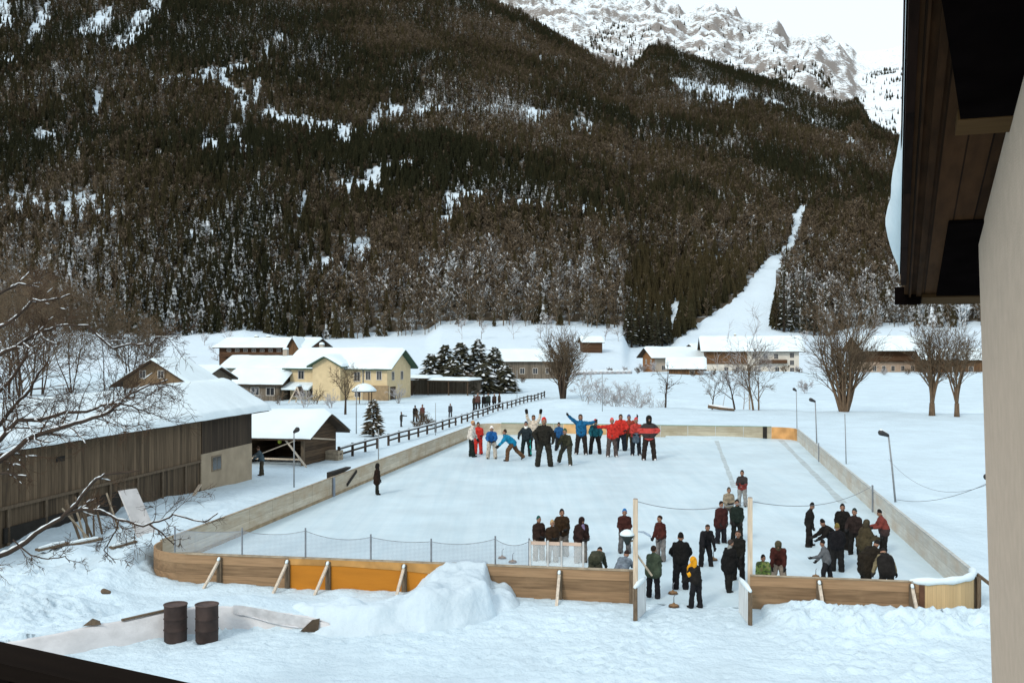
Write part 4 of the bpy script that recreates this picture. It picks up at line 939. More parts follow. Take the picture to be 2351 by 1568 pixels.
mb = MB(); mb.box(4.15, 4.27, -W / 2 - .16, -W / 2 - .04, 0, hw); mb.build('drain_pipe', M_steel, t)
chimney(t, -5.5, 0.9, hw + rise, .9)
mb = MB(); mb.prism([(-8.2, -W / 2 - .01, 2.2), (-8.2, -W / 2 - 2.6, 1.5), (-8.2, -W / 2 - 2.6, 1.75), (-8.2, -W / 2 - .01, 2.6)], (4.6, 0, 0)); mb.build('porch_snow', M_rsnow, t)
for x in (-8.1, -3.9): mb = MB(); mb.box(x, x + .14, -W / 2 - 2.4, -W / 2 - 2.26, -.3, 1.49); mb.build('porch_post', M_eave, t)
# wing at the left
t = thing('village_house', 'long low wing with snow roof left of the cream house', 'house', *at_house(610, 893, R(-14)))
walls(t, 13, 8, 4.1, 1.7, M_beige); gable_roof(t, 13, 8, 4.1, 1.7, 0.7, .8, m=M_green, seed=7); chimney(t, 4.0, .2, 6.4, 1.0, .8)
for u in (-4, -1, 2.5): window(t, 'front', u, 2.4, .8, 1.2, 13, 8)
# back chalet with dark balcony band and pointed gable
t = thing('village_house', 'chalet with dark balcony band and steep gable behind the wing', 'house', *at_house(628, 872, R(-12)))
L, W, hw, rise = 22, 11, 7.8, 1.7
walls(t, L, W, hw, rise, M_chalet); gable_roof(t, L, W, hw, rise, 1.2, 1.2, seed=9); balcony(t, -9.5, 7, 5.6, W, 1.1)
for u in np.linspace(-8.5, 6, 8): window(t, 'front', float(u), 6.95, .9, .5, L, W)
walls(t, 5.0, 5.2, 5.4, 4.4, M_chaletv, None, 8.4, -W / 2 + .4, 'y', nm='gable_wall'); gable_roof(t, 5.0, 5.2, 5.4, 4.4, .7, .7, seed=3, cx=8.4, cy=-W / 2 + .4, along='y', nm='gable_roof')
for x in (-4.5, -1.5): chimney(t, x, .4, hw + rise, .7, .8)
# small low house
t = thing('village_house', 'small low house with snow roof in front of the wing', 'house', *at_house(606, 914, R(-16)))
walls(t, 8.6, 6, 2.5, 1.7, M_gwood); gable_roof(t, 8.6, 6, 2.5, 1.7, .7, .9, seed=12)
for u in (-2.5, .2, 2.8): window(t, 'front', u, 1.2, 1.3, 1.1, 8.6, 6)
# garden shelter
t = thing('garden_shelter', 'small round snow-capped garden shelter by the cream house', 'garden shelter', G(836, 926), 0.3)
mb = MB(); mb.lathe([(1.75, 1.75), (1.8, 1.85), (1.5, 2.2), (.9, 2.65), (.2, 2.85)], 12); mb.build('roof_snow', M_rsnow, t, True)
mb = MB(); mb.lathe([(1.7, 1.64), (1.75, 1.74)], 12); mb.build('roof', M_eave, t)
for a in range(4): mb = MB(); mb.box(1.25 * math.cos(a * 1.57 + .4) - .06, 1.25 * math.cos(a * 1.57 + .4) + .06, 1.25 * math.sin(a * 1.57 + .4) - .06, 1.25 * math.sin(a * 1.57 + .4) + .06, -.3, 1.65); mb.build('post', M_eave, t)
# A-frame play hut
t = thing('play_frame', 'small A-shaped wooden play frame dusted with snow', 'play frame', G(682, 925), -.3)
for sx_ in (-1, 1):
    mb = MB(); mb.bar((0, 0, 2.3), (sx_ * 1.1, -.5, 0), .14, .14); mb.build('leg', M_raw, t); mb = MB(); mb.bar((0, 1.2, 2.3), (sx_ * 1.1, 1.6, 0), .14, .14); mb.build('leg', M_raw, t)
mb = MB(); mb.prism([(-.75, 0, 1.0), (.75, 0, 1.0), (0, 0, 2.45)], (0, 1.2, 0)); mb.build('cabin', M_eave, t)
mb = MB(); mb.tube([(0, -.1, 2.42), (0, .6, 2.5), (0, 1.3, 2.42)], [.12, .2, .12], 8); mb.build('snow_cap', M_rsnow, t, True)
# flat carport with snow
t = thing('carport', 'long low open carport with flat snowy roof right of the cream house', 'carport', *at_house(1020, 908, R(-20)))
for i, (x0, x1, z) in enumerate(((-8, -1.5, 2.7), (-1.5, 5.5, 2.4))):
    mb = MB(); mb.box(x0, x1 - .02, -3, 3, z, z + .2); o = mb.build('roof', M_eave, t)
    U, V = np.meshgrid(np.linspace(x0 - .1, x1 + .08, 26), np.linspace(-3.1, 3.1, 16)); e = np.minimum(1, np.minimum(np.minimum(U - x0 + .1, x1 + .08 - U) / .4, (3.1 - np.abs(V)) / .4))
    grid_mesh('roof_snow', U, V, z + .205 + .36 * np.sqrt(np.clip(e, 0, 1)) * (1 + .2 * fbm(U, V, 4, 2)), M_rsnow, parent=o)
for x in (-7.8, -4.5, -1.6, 2, 5.3): mb = MB(); mb.box(x - .1, x + .1, -2.9, -2.7, -.5, 2.395); mb.build('post', M_eave, t)
mb = MB(); mb.box(-8, 5.4, 2.5, 2.9, -.5, 2.39); mb.build('back_wall', M_gwood, t)
# hall behind the centre tree
t = thing('village_house', 'grey wooden hall with snow roof behind the dark shrubs', 'house', *at_house(1215, 872, R(4)))
walls(t, 15, 9, 4.6, 2.2, M_gwood, M_eave); gable_roof(t, 15, 9, 4.6, 2.2, .8, .9, seed=15)
for u in (-5, -2, 1, 4): window(t, 'front', u, 2.2, 1, 1.2, 15, 9)
def slope_z(X, Y): return float(mt_z(np.array([X]), np.array([Y]))[0][0])
# hay hut on the meadow
p = D(1357, 822, 345); z = slope_z(p[0], p[1])
t = thing('hay_hut', 'small dark hay hut on the snowy meadow below the forest', 'hut', (p[0], p[1], z), R(8))
walls(t, 6.6, 5, 3.4, 1.5, M_chalet); gable_roof(t, 6.6, 5, 3.4, 1.5, .7, .7, seed=17, snow=.3)
# chalets on the right
t = thing('village_house', 'chalet with orange gable wall left of the long farmhouse', 'house', *at_house(1543, 858, R(12)))
L, W, hw, rise = 14, 10, 5.0, 2.2
walls(t, L, W, hw, rise, M_beige, mat('orange_wood', (0.22, .10, .035), .8, .2, 2)); gable_roof(t, L, W, hw, rise, 1.4, 1.4, seed=19); balcony(t, -3, 6, 3.0, W)
for u in (-4.5, -1, 3): window(t, 'front', u, 1.8, .9, 1.2, L, W)
for u in (-2, 2): window(t, 'left', u, 3.4, .9, 1.2, L, W)
t = thing('village_house', 'low snow-roofed house in front of the orange gable chalet', 'house', *at_house(1575, 866, R(-10)))
walls(t, 8.5, 8, 2.4, 2.3, M_chaletv); gable_roof(t, 8.5, 8, 2.4, 2.3, .7, .8, seed=21); window(t, 'front', 1.5, 1.3, 1.0, 1.0, 8.5, 8)
t = thing('village_house', 'small red-brown chalet half hidden behind the snow roofs', 'house', *at_house(1618, 855, R(30)))
walls(t, 9, 9, 5.6, 2.6, mat('red_brown_wood', (.16, .06, .03), .8, .2, 2)); gable_roof(t, 9, 9, 5.6, 2.6, 1.3, 1.5, seed=23)
t = thing('village_house', 'long farmhouse with white walls, dark boarded half and balcony', 'house', *at_house(1722, 860, R(-6)))
L, W, hw, rise = 24.5, 11, 7.0, 3.2
walls(t, L, W, hw, rise, M_whiter, M_chaletv); gable_roof(t, L, W, hw, rise, 1.3, 1.6, seed=25)
mb = MB(); mb.box(-L / 2 - .02, -1.5, -W / 2 - .16, -W / 2 - .003, 3.0, hw); mb.build('boarded_front', M_chaletv, t)
balcony(t, 1.5, 9.0, 3.3, W, 1.1)
for u, z in ((0.5, 5.1), (3.4, 5.1), (6.2, 5.1), (-7, 1.5), (-4, 1.5), (-1, 1.5), (6.5, 1.5), (10.4, 1.4), (10.4, 3.4), (10.4, 5.4)): window(t, 'front', u, z, 1.0, 1.25, L, W)
for u, z in ((-2, 5.0), (2, 5.0), (-2, 2), (2, 2)): window(t, 'right', u, z, .9, 1.2, L, W)
chimney(t, -4, .5, hw + rise, .8)
t = thing('village_house', 'brown chalet with pinkish ground floor behind the big multi-stem tree', 'house', *at_house(2035, 861, R(8)))
L, W, hw, rise = 17, 10, 7.2, 3.0
walls(t, L, W, 3.6, 0.0, mat('pinkish_render', (.36, .27, .20), .9, .12, 1.5)); 
mb = MB(); v = []; walls(t, L + .1, W + .1, hw, rise, M_chalet, M_eave, z0=3.602, nm='upper_wall'); gable_roof(t, L, W, hw, rise, 1.3, 1.5, seed=27); balcony(t, -5, 7, 4.0, W)
for u in (-6, -3.4, -.8, 2, 4.8): window(t, 'front', u, 1.9, .9, 1.3, L, W)
t = thing('village_house', 'brown house partly hidden by the trees at the wall', 'house', *at_house(2180, 864, R(-8)))
walls(t, 15, 9, 4.6, 2.2, M_chaletv); gable_roof(t, 15, 9, 4.6, 2.2, .9, .9, seed=29)
for u in (-4, 0, 4): window(t, 'front', u, 2, 1, 1.2, 15, 9)
# gabled barn behind the long barn
t = thing('village_house', 'wooden gable house peeking over the long snowy barn roof', 'house', (*G(388, 935)[:2], 0), R(-4))
walls(t, 9, 8.4, 3.6, 2.7, mat('tan_wood', (.17, .115, .065), .85, .25, 2, stretch=(4, 4, .6)), None, 0, 0, 'y'); gable_roof(t, 9, 8.4, 3.6, 2.7, 1.2, 1.3, seed=31, along='y', snow=.22)
for u in (-1.6, .8): window(t, 'front', u, 4.5, .7, .9, 8.4, 9)
t = thing('village_house', 'small snow-covered gable just right of the tan gable house', 'house', (*G(468, 925)[:2], 0), R(-24))
walls(t, 5, 6, 3.6, 1.4, M_gwood); gable_roof(t, 5, 6, 3.6, 1.4, .7, .6, seed=33)

# ---------------------------------------------------------------- long barn
M_barn = planks('barn_boards', (0.118, 0.084, 0.052), axis=1, width=0.24, grain=2, var=0.45, gap=0.07, gapdark=0.4)
M_barnlow = planks('barn_boards_low', (0.085, 0.062, 0.039), axis=1, width=0.19, grain=2, var=0.5, gap=0.08, gapdark=0.35)
M_barndk = planks('barn_boards_dark', (0.050, 0.036, 0.024), axis=1, width=0.22, grain=2, var=0.4, gap=0.06)
c0 = G(575, 1105); barn = thing('long_barn', 'long grey wooden barn with a thick white snow roof', 'barn', c0, R(-9.8))
# local y along the barn (0 at the right end, negative towards the camera), local x to the left is negative
LB, WB, hb = 31.0, 5.0, 4.25
mb = MB(); mb.box(-WB, 0, -LB, 0, -1.0, 1.98); mb.build('lower_wall', M_barnlow, barn)
mb = MB(); mb.box(-WB - .03, 0.03, -LB - .02, 0.03, 1.982, hb + .2); mb.add([(-WB - .03, .03, hb + .2), (0.03, .03, hb + .2), (-2.3, .03, 5.95), (-WB - .03, -LB, hb + .2), (0.03, -LB, hb + .2), (-2.3, -LB, 5.4)], [(0, 2, 1), (3, 4, 5)]); mb.build('upper_wall', M_barn, barn)
mb = MB(); mb.box(0.032, 0.09, -6.5, -.02, 2.36, hb - .05); mb.build('dark_boarding', M_barndk, barn)
mb = MB(); mb.box(0.032, 0.10, -6.6, -.01, -.9, 2.35); o = mb.build('plastered_wall', mat('barn_plaster', (.33, .27, .19), .9, .15, 1.2), barn)
mb = MB(); mb.box(0.101, 0.14, -5.4, -4.2, 1.25, 2.12); w_ = mb.build('window', mat('old_frame', (.2, .16, .11), .9, .2, 3), barn)
for y in (-5.3, -4.78):
    mb = MB(); mb.box(0.141, 0.15, y, y + .46, 1.33, 2.04); mb.build('pane', M_glass, w_)
mb = MB(); mb.box(0.032, 0.11, -LB, -6.62, 1.92, 2.05); mb.build('sill_beam', M_post, barn)
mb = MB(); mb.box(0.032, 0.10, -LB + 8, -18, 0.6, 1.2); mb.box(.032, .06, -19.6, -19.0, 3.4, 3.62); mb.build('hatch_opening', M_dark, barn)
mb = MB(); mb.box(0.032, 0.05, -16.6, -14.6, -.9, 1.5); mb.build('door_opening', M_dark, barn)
for y in np.arange(-LB + 1, -6.7, 2.4): mb = MB(); mb.box(.032, .10, y, y + .15, -.9, 1.915); mb.build('stud', M_post, barn)
rr = MB(); xe, xr, zr_ = 0.75, -2.3, 6.10; zl_ = 5.55
for a, b_ in ((xe, xr), (-WB - .75, xr)):
    za = hb - .02
    rr.hexa([(a, -LB - .6, za), (a, 1.1, za), (b_, 1.1, zr_), (b_, -LB - .6, zl_), (a, -LB - .6, za + .12), (a, 1.1, za + .12), (b_, 1.1, zr_ + .12), (b_, -LB - .6, zl_ + .12)])
ro = rr.build('roof', M_eave, barn)
u = np.linspace(-LB - .7, 1.25, 150); v = np.linspace(-1, 1, 46); U, V = np.meshgrid(u, v, indexing='ij')
wv = 0.07 * fbm(U * .9, V * 0, 5, 3) + 0.03 * np.sin(U * 2.6)
Xs = np.where(V >= 0, xr + V * (xe + .1 + wv - xr), xr + V * (WB + .85 + xr) * 1.0)
ZR = zl_ + (zr_ - zl_) * (U - u[0]) / (u[-1] - u[0]); Zs = ZR - (ZR - hb + .02) * np.abs(V); e = np.minimum(1, np.minimum((1 - np.abs(V)) * 18, np.minimum(U - u[0], u[-1] - U) / .16)); e = np.sqrt(np.clip(1 - (1 - np.clip(e, 0, 1)) ** 2, 0, 1))
Zs = Zs + .13 + e * .22 * (1 + .12 * fbm(U * .5, V * 3, 8, 3)) - .14 * np.exp(-(V / .1) ** 2) - (1 - e) * .06
grid_mesh('roof_snow', Xs, U, Zs, M_rsnow, parent=ro)
# things leaning on the barn
a = G(292, 1238, .6); tp = thing('leaning_board', 'wide snow-dusted white board leaning on the barn wall', 'board', (a[0], a[1], .55), R(-9.8))
mb = MB(); mb.hexa([(0.40, 0.2, -.1), (.46, .2, -.1), (.86, .95, -.1), (.80, .95, -.1), (-.35, -.1, 2.0), (-.29, -.1, 2.0), (.06, .62, 2.0), (.0, .62, 2.0)]); mb.build('board', mat('white_board', (.55, .54, .53), .8, .15, 2), tp)
g = rnd(8); a = G(205, 1222, .7); tp = thing('leaning_poles', 'bundle of old poles and planks leaning at the barn', 'poles', (a[0], a[1], .6), R(-9.8))
for i in range(9):
    mb = MB(); y0 = g.uniform(-1.2, 1.4); mb.tube([(g.uniform(.1, .7), y0, 0), (-.2, y0 + g.uniform(-.7, .7), g.uniform(1.1, 1.8))], g.uniform(.035, .06), 6); mb.build('pole', M_rail if i % 4 == 0 else M_post, tp)
mb = MB(); q = G(540, 1120); mb.bar(G(436, 1165) + (0, 0, .3), G(497, 1120) + (-.4, 0, 1.1), .16, .08); tag(mb.build('plank', M_raw), 'pale plank leaning against the plastered barn corner', 'plank')
for px, py, w, lb in ((120, 1262, .5, 'snowy plank lying at the barn foot, farther left'), (188, 1250, .7, 'snowy plank lying at the barn foot below the poles'), (283, 1240, .45, 'dark snowy plank on the slope below the white board')):
    q = G(px, py, .8); t = thing('snowy_plank', lb, 'plank', (q[0], q[1], float(ground_h(q[0], q[1])) + .02), .4)
    mb = MB(); mb.bar((-w, -.3, .06), (w, .3, .14), .3, .08); mb.build('plank', M_post, t); mb = MB(); mb.tube([(-w * .9, -.27, .12), (0, 0, .17), (w * .8, .24, .2)], [.05, .08, .05], 7); mb.build('snow_cap', M_rsnow, t)

# ---------------------------------------------------------------- open hut
c0 = G(698, 1069); hut = thing('open_hut', 'dark log hut with open side and thick snow roof beside the barn', 'hut', c0, R(-14))
# local y along the gable wall (depth), local -x along the open side
GW, HL = 5.4, 5.0
M_log = planks('hut_logs', (0.075, 0.050, 0.030), axis=2, width=0.24, grain=1, var=0.45, gap=0.12, gapdark=0.3)
mb = MB(); mb.box(-.18, 0, 0, GW, -.4, 2.12); mb.add([(0, 0, 2.12), (0, GW, 2.12), (0, GW / 2, 3.3), (-.18, 0, 2.12), (-.18, GW, 2.12), (-.18, GW / 2, 3.3)], [(0, 1, 2), (3, 5, 4)]); mb.build('log_wall', M_log, hut)
mb = MB(); mb.box(-HL, -.19, GW - .2, GW - .02, -.4, 2.12); mb.build('back_wall', M_log, hut)
mb = MB(); mb.box(-HL, -HL + .18, .02, GW - .22, -.4, 2.12); mb.build('side_wall', M_log, hut)
for x in (-4.85, -.1): mb = MB(); mb.box(x - .09, x + .12, -.10, .10, -.4, 2.1); mb.build('post', M_post, hut)
mb = MB(); mb.bar((-4.7, -.02, .42), (-.25, -.02, .42), .08, .12); mb.build('bench_rail', M_raw, hut)
mb = MB(); mb.bar((-1.35, -.35, 1.95), (.6, -.9, 0.02), .07, .12); mb.build('diagonal_strut', M_brace, hut)
mb = MB(); mb.bar((.06, .3, 1.9), (.06, GW - .3, 1.35), .05, .10); mb.build('rail', M_raw, hut)
r_o = gable_roof(hut, HL + .2, GW, 2.12, 1.2, .75, .7, .14, .36, M_eave, seed=41, cx=-HL / 2, cy=GW / 2)
mb = MB(); q = G(600, 1012, 1.8); 
lan = thing('hanging_lamp', 'small yellow-green lantern hanging at the hut opening', 'lantern', G(642, 1012, 1.55)); mb = MB(); mb.lathe([(.04, -.2), (.14, -.12), (.14, .12), (.04, .2)], 10); mb.build('lamp_shade', mat('yellow_green', (.42, .50, .06), .6, .2, 4), lan, True)
mb = MB(); mb.tube([(0, 0, .2), (0, 0, .5)], .012, 5); mb.build('cord', M_steel, lan)
wp = thing('stacked_crates', 'low stack of pale planks beside the hut corner', 'crates', G(775, 1056), -.3)
for i in range(3): mb = MB(); mb.box(-1.0, .2, -.3, .5, -.1 + i * .27, .15 + i * .27); mb.build('crate', M_rail, wp)
# ---------------------------------------------------------------- trees
M_bark = mat('grey_brown_bark', (0.115, 0.078, 0.048), 0.9, 0.4, 3, 0.3, 20, stretch=(3, 3, .7))
M_barkdk = mat('dark_bark', (0.040, 0.028, 0.020), 0.9, 0.4, 3, 0.3, 20)
M_birch = mat('pale_birch_bark', (0.36, 0.32, 0.27), 0.85, 0.4, 2.5, stretch=(1, 1, 2))
M_twig = mat('brown_twigs', (0.105, 0.075, 0.046), 0.9, 0.35, 1.5); M_twigdk = mat('dark_twigs', (0.055, 0.034, 0.020), 0.9, 0.35, 1.5)
M_frost = mat('frosted_twigs', (0.34, 0.33, 0.33), 0.9, 0.35, 1.5)
M_bsnow = mat('branch_snow', (0.68, 0.74, 0.77), 0.8, 0.05, 3)
RMIN = 0.004
def perp(d, g):
    r = g.normal(size=3); r -= d * (r @ d); return r / np.linalg.norm(r)
ANG = 1.0; HK = .74
def grow(mbs, g, p, d, L, r, lvl, maxl, nk, upb, wig, sides, snow=None):
    """one limb and, along it, its side limbs; mbs: list of MB by level"""
    k = 5 if lvl < maxl else 3; pts = [p]; dd = d.copy(); kids = []
    for i in range(k):
        dd = dd + perp(dd, g) * wig + np.array((0, 0, upb)); dd /= np.linalg.norm(dd)
        p = p + dd * L / k; pts.append(p); kids.append((p, dd.copy(), (i + 1) / k))
    r = max(r, RMIN); rr = [max(r * (1 - 0.75 * i / k), RMIN * .6) for i in range(k + 1)]
    mbs[min(lvl, len(mbs) - 1)].tube(pts, rr, sides if lvl == 0 else (4 if lvl < maxl else 3), cap=False)
    if snow is not None and r > 0.006:
        for a, b, q in zip(pts[:-1], pts[1:], rr):
            e = b - a
            if abs(e[2]) < 0.75 * np.linalg.norm(e) and g.uniform() < 0.4:
                o = np.array((0, 0, q * 0.9 + .004)); snow.tube([a + o, (a + b) / 2 + o * 1.25, b + o], [q * .5, q * .8 + .006, q * .45], 5)
    if lvl >= maxl: return
    n = nk[lvl]
    for j in range(n):
        q = g.uniform(0.25, 1.0); i = min(int(q * k), k - 1); bp, bd, fr = kids[i]
        bp = pts[i] + (pts[i + 1] - pts[i]) * (q * k - i)
        nd = bd * g.uniform(.5, .9) + perp(bd, g) * g.uniform(.45, .95) * ANG; nd /= np.linalg.norm(nd)
        grow(mbs, g, bp, nd, L * g.uniform(.38, .62), rr[i] * 0.55, lvl + 1, maxl, nk, upb, wig * 1.15, sides, snow)
def bare_tree(name, label, cat, base, H, stems, spread, seed, bark, twig, nk=(9, 7, 5), maxl=3, r0=0.16, upb=0.05, wig=0.10, trunk_h=0.0, group=None, snow=False, lean=(0, 0)):
    global RMIN
    RMIN = max(.006, 0.00017 * float(base[1]))
    g = rnd(seed); t = thing(name, label, cat, base, 0, group)
    tr = MB(); cr = MB(); sn = MB() if snow else None
    o0 = np.array((0, 0, -0.3))
    if trunk_h > 0:
        tr.tube([o0, (0, 0, trunk_h * .4), (lean[0] * trunk_h, lean[1] * trunk_h, trunk_h)], [r0 * 2.1, r0 * 1.7, r0 * 1.5], 9); o0 = np.array((lean[0] * trunk_h, lean[1] * trunk_h, trunk_h * .93))
    for s in range(stems):
        a = 6.283 * (s + g.uniform(-.3, .3)) / stems; q = spread * g.uniform(.35, 1.0) if stems > 1 else spread * .2
        d = np.array((math.sin(a) * q + lean[0], math.cos(a) * q + lean[1], 1.0)); d /= np.linalg.norm(d)
        off = np.array((math.sin(a), math.cos(a), 0)) * r0 * (1.3 if stems > 1 and trunk_h == 0 else .3)
        grow([tr, cr], g, o0 + off, d, (H - trunk_h) * HK * g.uniform(.8, 1.0), r0 * g.uniform(.7, 1.0), 0, maxl, nk, upb, wig, 7, sn)
    tr.build('trunk', bark, t, True); cr.build('crown', twig, t)
    if sn and sn.v: sn.build('snow', M_bsnow, t, True)
    return t
def htop(py, Y): return CAMZ - (py - HY) * Y / F
def gz(x, y):
    return float(ground_h(np.array([x]), np.array([y]))[0])
def placed(px, py):
    p = G(px, py); p[2] = gz(p[0], p[1]); return p
# row along the brook: big multi-stem trees
ANG = .72
p = placed(1938, 947); bare_tree('pollard_tree', 'big many-stemmed bare tree fanning out, right of the long farmhouse', 'tree', p, htop(700, p[1]), 14, .30, 1, M_bark, M_twig, nk=(7, 5, 4), r0=.24, wig=.06)
p = placed(2140, 955); bare_tree('pollard_tree', 'stout bare tree with short thick trunk, left of the pair by the wall', 'tree', p, htop(735, p[1]), 10, .17, 2, M_bark, M_twig, nk=(7, 5, 4), r0=.20, trunk_h=1.5)
p = placed(2197, 957); bare_tree('pollard_tree', 'forked bare tree nearest the beige house wall', 'tree', p, htop(760, p[1]), 8, .20, 3, M_bark, M_twig, nk=(7, 5, 4), r0=.17, trunk_h=1.6)
p = placed(1292, 916); bare_tree('pollard_tree', 'dense bushy bare tree in the middle of the snowy field', 'tree', p, htop(768, p[1]) , 15, .16, 4, M_barkdk, M_twig, nk=(7, 5, 4), r0=.21, wig=.07)
ANG = 1.0
# slender trees and birches in the gap
SL = [(1527, 938, 815, .16, M_barkdk, M_twigdk, 'dark slender pollarded tree standing alone at the brook', (7, 5, 3)),
      (1688, 940, 838, .15, M_barkdk, M_twigdk, 'short dark stem in the group before the long farmhouse', (6, 5, 3)),
      (1634, 938, 835, .13, M_barkdk, M_twig, 'thin dark stem with low brush, leftmost of the farmhouse group', (8, 6, 3)),
      (1722, 942, 725, .13, M_birch, M_frost, 'tall pale birch with frosted crown before the farmhouse', (12, 7, 4)),
      (1731, 943, 770, .20, M_bark, M_twig, 'thick dark trunk right beside the pale birch', (10, 6, 4)),
      (1742, 943, 800, .15, M_bark, M_twig, 'curved brown stem at the right end of the birch clump', (8, 6, 4)),
      (1706, 941, 850, .08, M_frost, M_frost, 'thin frosted sapling between the dark stem and the birch', (8, 5, 3)),
      (1658, 939, 845, .07, M_frost, M_frost, 'thin frosted sapling between two dark stems', (8, 5, 3)),
      (793, 951, 838, .17, M_barkdk, M_twig, 'dark bare tree in the garden before the cream house', (9, 7, 4)),
      (1385, 930, 862, .05, M_frost, M_frost, 'frosted sapling nearest the bushy centre tree', (7, 4, 3)), (1340, 920, 850, .05, M_twig, M_frost, 'brown sapling just right of the bushy centre tree', (7, 4, 3)),
      (1418, 932, 872, .05, M_frost, M_frost, 'frosted sapling in the middle of the white field', (7, 4, 3)), (1465, 934, 868, .05, M_frost, M_frost, 'frosted sapling left of the lone dark tree', (8, 4, 3)),
      (1850, 905, 868, .06, M_frost, M_frost, 'pale frosted shrub in the field left of the big fan tree', (9, 5, 3)),
      (1505, 848, 790, .10, M_frost, M_frost, 'frosted young tree at the orange gable chalet', (9, 5, 3)), (1210, 800, 745, .12, M_frost, M_frost, 'frosted tree on the meadow above the grey hall', (9, 5, 3)),
      (440, 835, 775, .10, M_frost, M_frost, 'frosted young tree behind the tan gable house', (9, 6, 3)), (505, 850, 800, .10, M_frost, M_frost, 'frosted garden tree left of the back chalet', (9, 6, 3)),
      (930, 880, 815, .14, M_frost, M_frost, 'frosted tree at the right corner of the cream house', (10, 6, 4)), (1080, 905, 835, .10, M_bark, M_twig, 'thin bare tree before the dark shrubs', (8, 5, 3))]
for i, (px, pb, pt, r0, bk, tw, lb, nk) in enumerate(SL):
    p = placed(px, pb)
    bare_tree('bare_tree', lb, 'tree', p, max(1.5, htop(pt, p[1]) - p[2]), 1 if r0 > .06 else 3, .5, 30 + i, bk, tw, nk=nk, r0=r0, wig=.07, upb=.03)
p = placed(1655, 944); tq = thing('fallen_log', 'fallen snowy log at the foot of the farmhouse tree group', 'log', p, -.4); mb = MB(); mb.tube([(-1.6, 0, .5), (0, 0, .3), (1.7, 0, .15)], [.22, .2, .15], 8); mb.build('trunk', M_bark, tq, True); mb = MB(); mb.tube([(-1.5, 0, .72), (0, 0, .5), (1.6, 0, .32)], [.1, .15, .08], 8); mb.build('snow', M_bsnow, tq, True)
# thicket behind the barn
TK = [(20, 915, 585, 'bare tree behind the barn at the left picture edge', 3), (95, 905, 610, 'bare tree behind the barn, second from the left edge', 2), (165, 900, 640, 'bare tree behind the middle of the barn roof', 3), (240, 900, 640, 'bare tree with straight dark trunk behind the barn roof', 1),
      (300, 895, 700, 'small bare tree behind the barn left of the tan gable', 3), (55, 950, 650, 'brushy bare tree close behind the barn at far left', 4), (350, 890, 735, 'thin bare tree touching the tan gable house', 2), (-40, 930, 560, 'tall bare tree cut by the left picture edge', 3)]
for i, (px, pb, pt, lb, st) in enumerate(TK):
    p = placed(px, pb); bare_tree('bare_tree', lb, 'tree', p, htop(pt, p[1]), st, .3, 60 + i, M_barkdk, M_twig, nk=(12, 8, 5), r0=.17, wig=.10, upb=.05, snow=False)
# conifers in the village: dark shrubs
M_needle = mat('dark_needles', (0.030, 0.030, 0.016), 0.9, 0.5, 1.2); M_needle2 = mat('olive_needles', (0.060, 0.050, 0.030), 0.9, 0.45, 1.2)
def conifer(name, label, base, H, rad, seed, m=None, n=420, shape=1.0, snowf=.18, group=None, low=.06):
    g = rnd(seed); t = thing(name, label, 'tree' if H > 3 else 'shrub', base, g.uniform(0, 6), group)
    tr = MB(); tr.tube([(0, 0, -.3), (0, 0, H * .5), (0, 0, H * .96)], [H * .022 + .03, H * .014 + .01, .01], 6); tr.build('trunk', M_barkdk, t)
    V = []; S = MB(); mb = MB()
    for i in range(n):
        z = H * (low + (1 - low) * g.uniform(0, 1) ** 1.2); q = max(0.03, (1 - z / H)) ** shape; R_ = rad * q * g.uniform(.45, 1.12)
        a = g.uniform(0, 6.283); c = np.array((math.cos(a), math.sin(a), 0)); tip = c * R_ + np.array((0, 0, z - .12 * R_ + .25 * H * (1 - shape) * g.uniform(0, .3))); root = c * R_ * .3 + np.array((0, 0, z + .10 * R_))
        s_ = np.array((-c[1], c[0], 0)) * (0.10 * rad + .05) * g.uniform(.6, 1.3); mid = (tip + root) / 2 + np.array((0, 0, -.05))
        tgt = S if g.uniform() < snowf else mb
        tgt.add([root, mid - s_, tip, mid + s_, mid + np.array((0, 0, .05 + .05 * rad))], [(0, 1, 4), (1, 2, 4), (2, 3, 4), (3, 0, 4)])
    mb.build('crown', m or M_needle, t); 
    if S.v: S.build('snow', M_bsnow, t)['kind'] = 'stuff'
    return t
for i, (px, pb, pt, rad, sh, lb) in enumerate([(990, 898, 815, 3.4, .42, 'dark snow-dusted conifer at the left end of the shrub group'), (1022, 897, 795, 3.6, .42, 'dark conifer second from the left in the shrub group'), (1058, 899, 788, 3.6, .4, 'dark conifer in the middle of the shrub group'),
        (1098, 897, 782, 3.4, .42, 'tallest dark conifer of the shrub group'), (1135, 901, 800, 3.4, .42, 'dark conifer right of the tallest one'), (1160, 905, 838, 3.0, .42, 'low dark conifer at the right end of the shrub group'), (1040, 903, 830, 3.3, .4, 'low dark conifer before the middle of the shrub group'), (1110, 906, 835, 3.3, .4, 'low dark conifer before the tallest one')]):
    p = placed(px, pb); conifer('dark_conifer', lb, p, htop(pt, p[1]) - p[2], rad, 100 + i, shape=sh, n=620, group='dark conifers beside the carport')
p = placed(857, 1003); conifer('round_shrub', 'round snow-dusted evergreen shrub behind the rail fence', p, htop(918, p[1]) - p[2], 1.35, 120, M_needle2, 420, .42, .2)
for i, (px, pb, pt, lb) in enumerate([(968, 975, 935, 'brushy shrub behind the fence between two people'), (958, 980, 955, 'low dark bush at the rail fence'), (985, 978, 950, 'reddish bush behind the rail fence')]):
    p = placed(px, pb); bare_tree('bare_bush', lb, 'bush', p, htop(pt, p[1]) - p[2], 9, .8, 130 + i, M_barkdk, M_twig, nk=(6, 4), maxl=2, r0=.03)
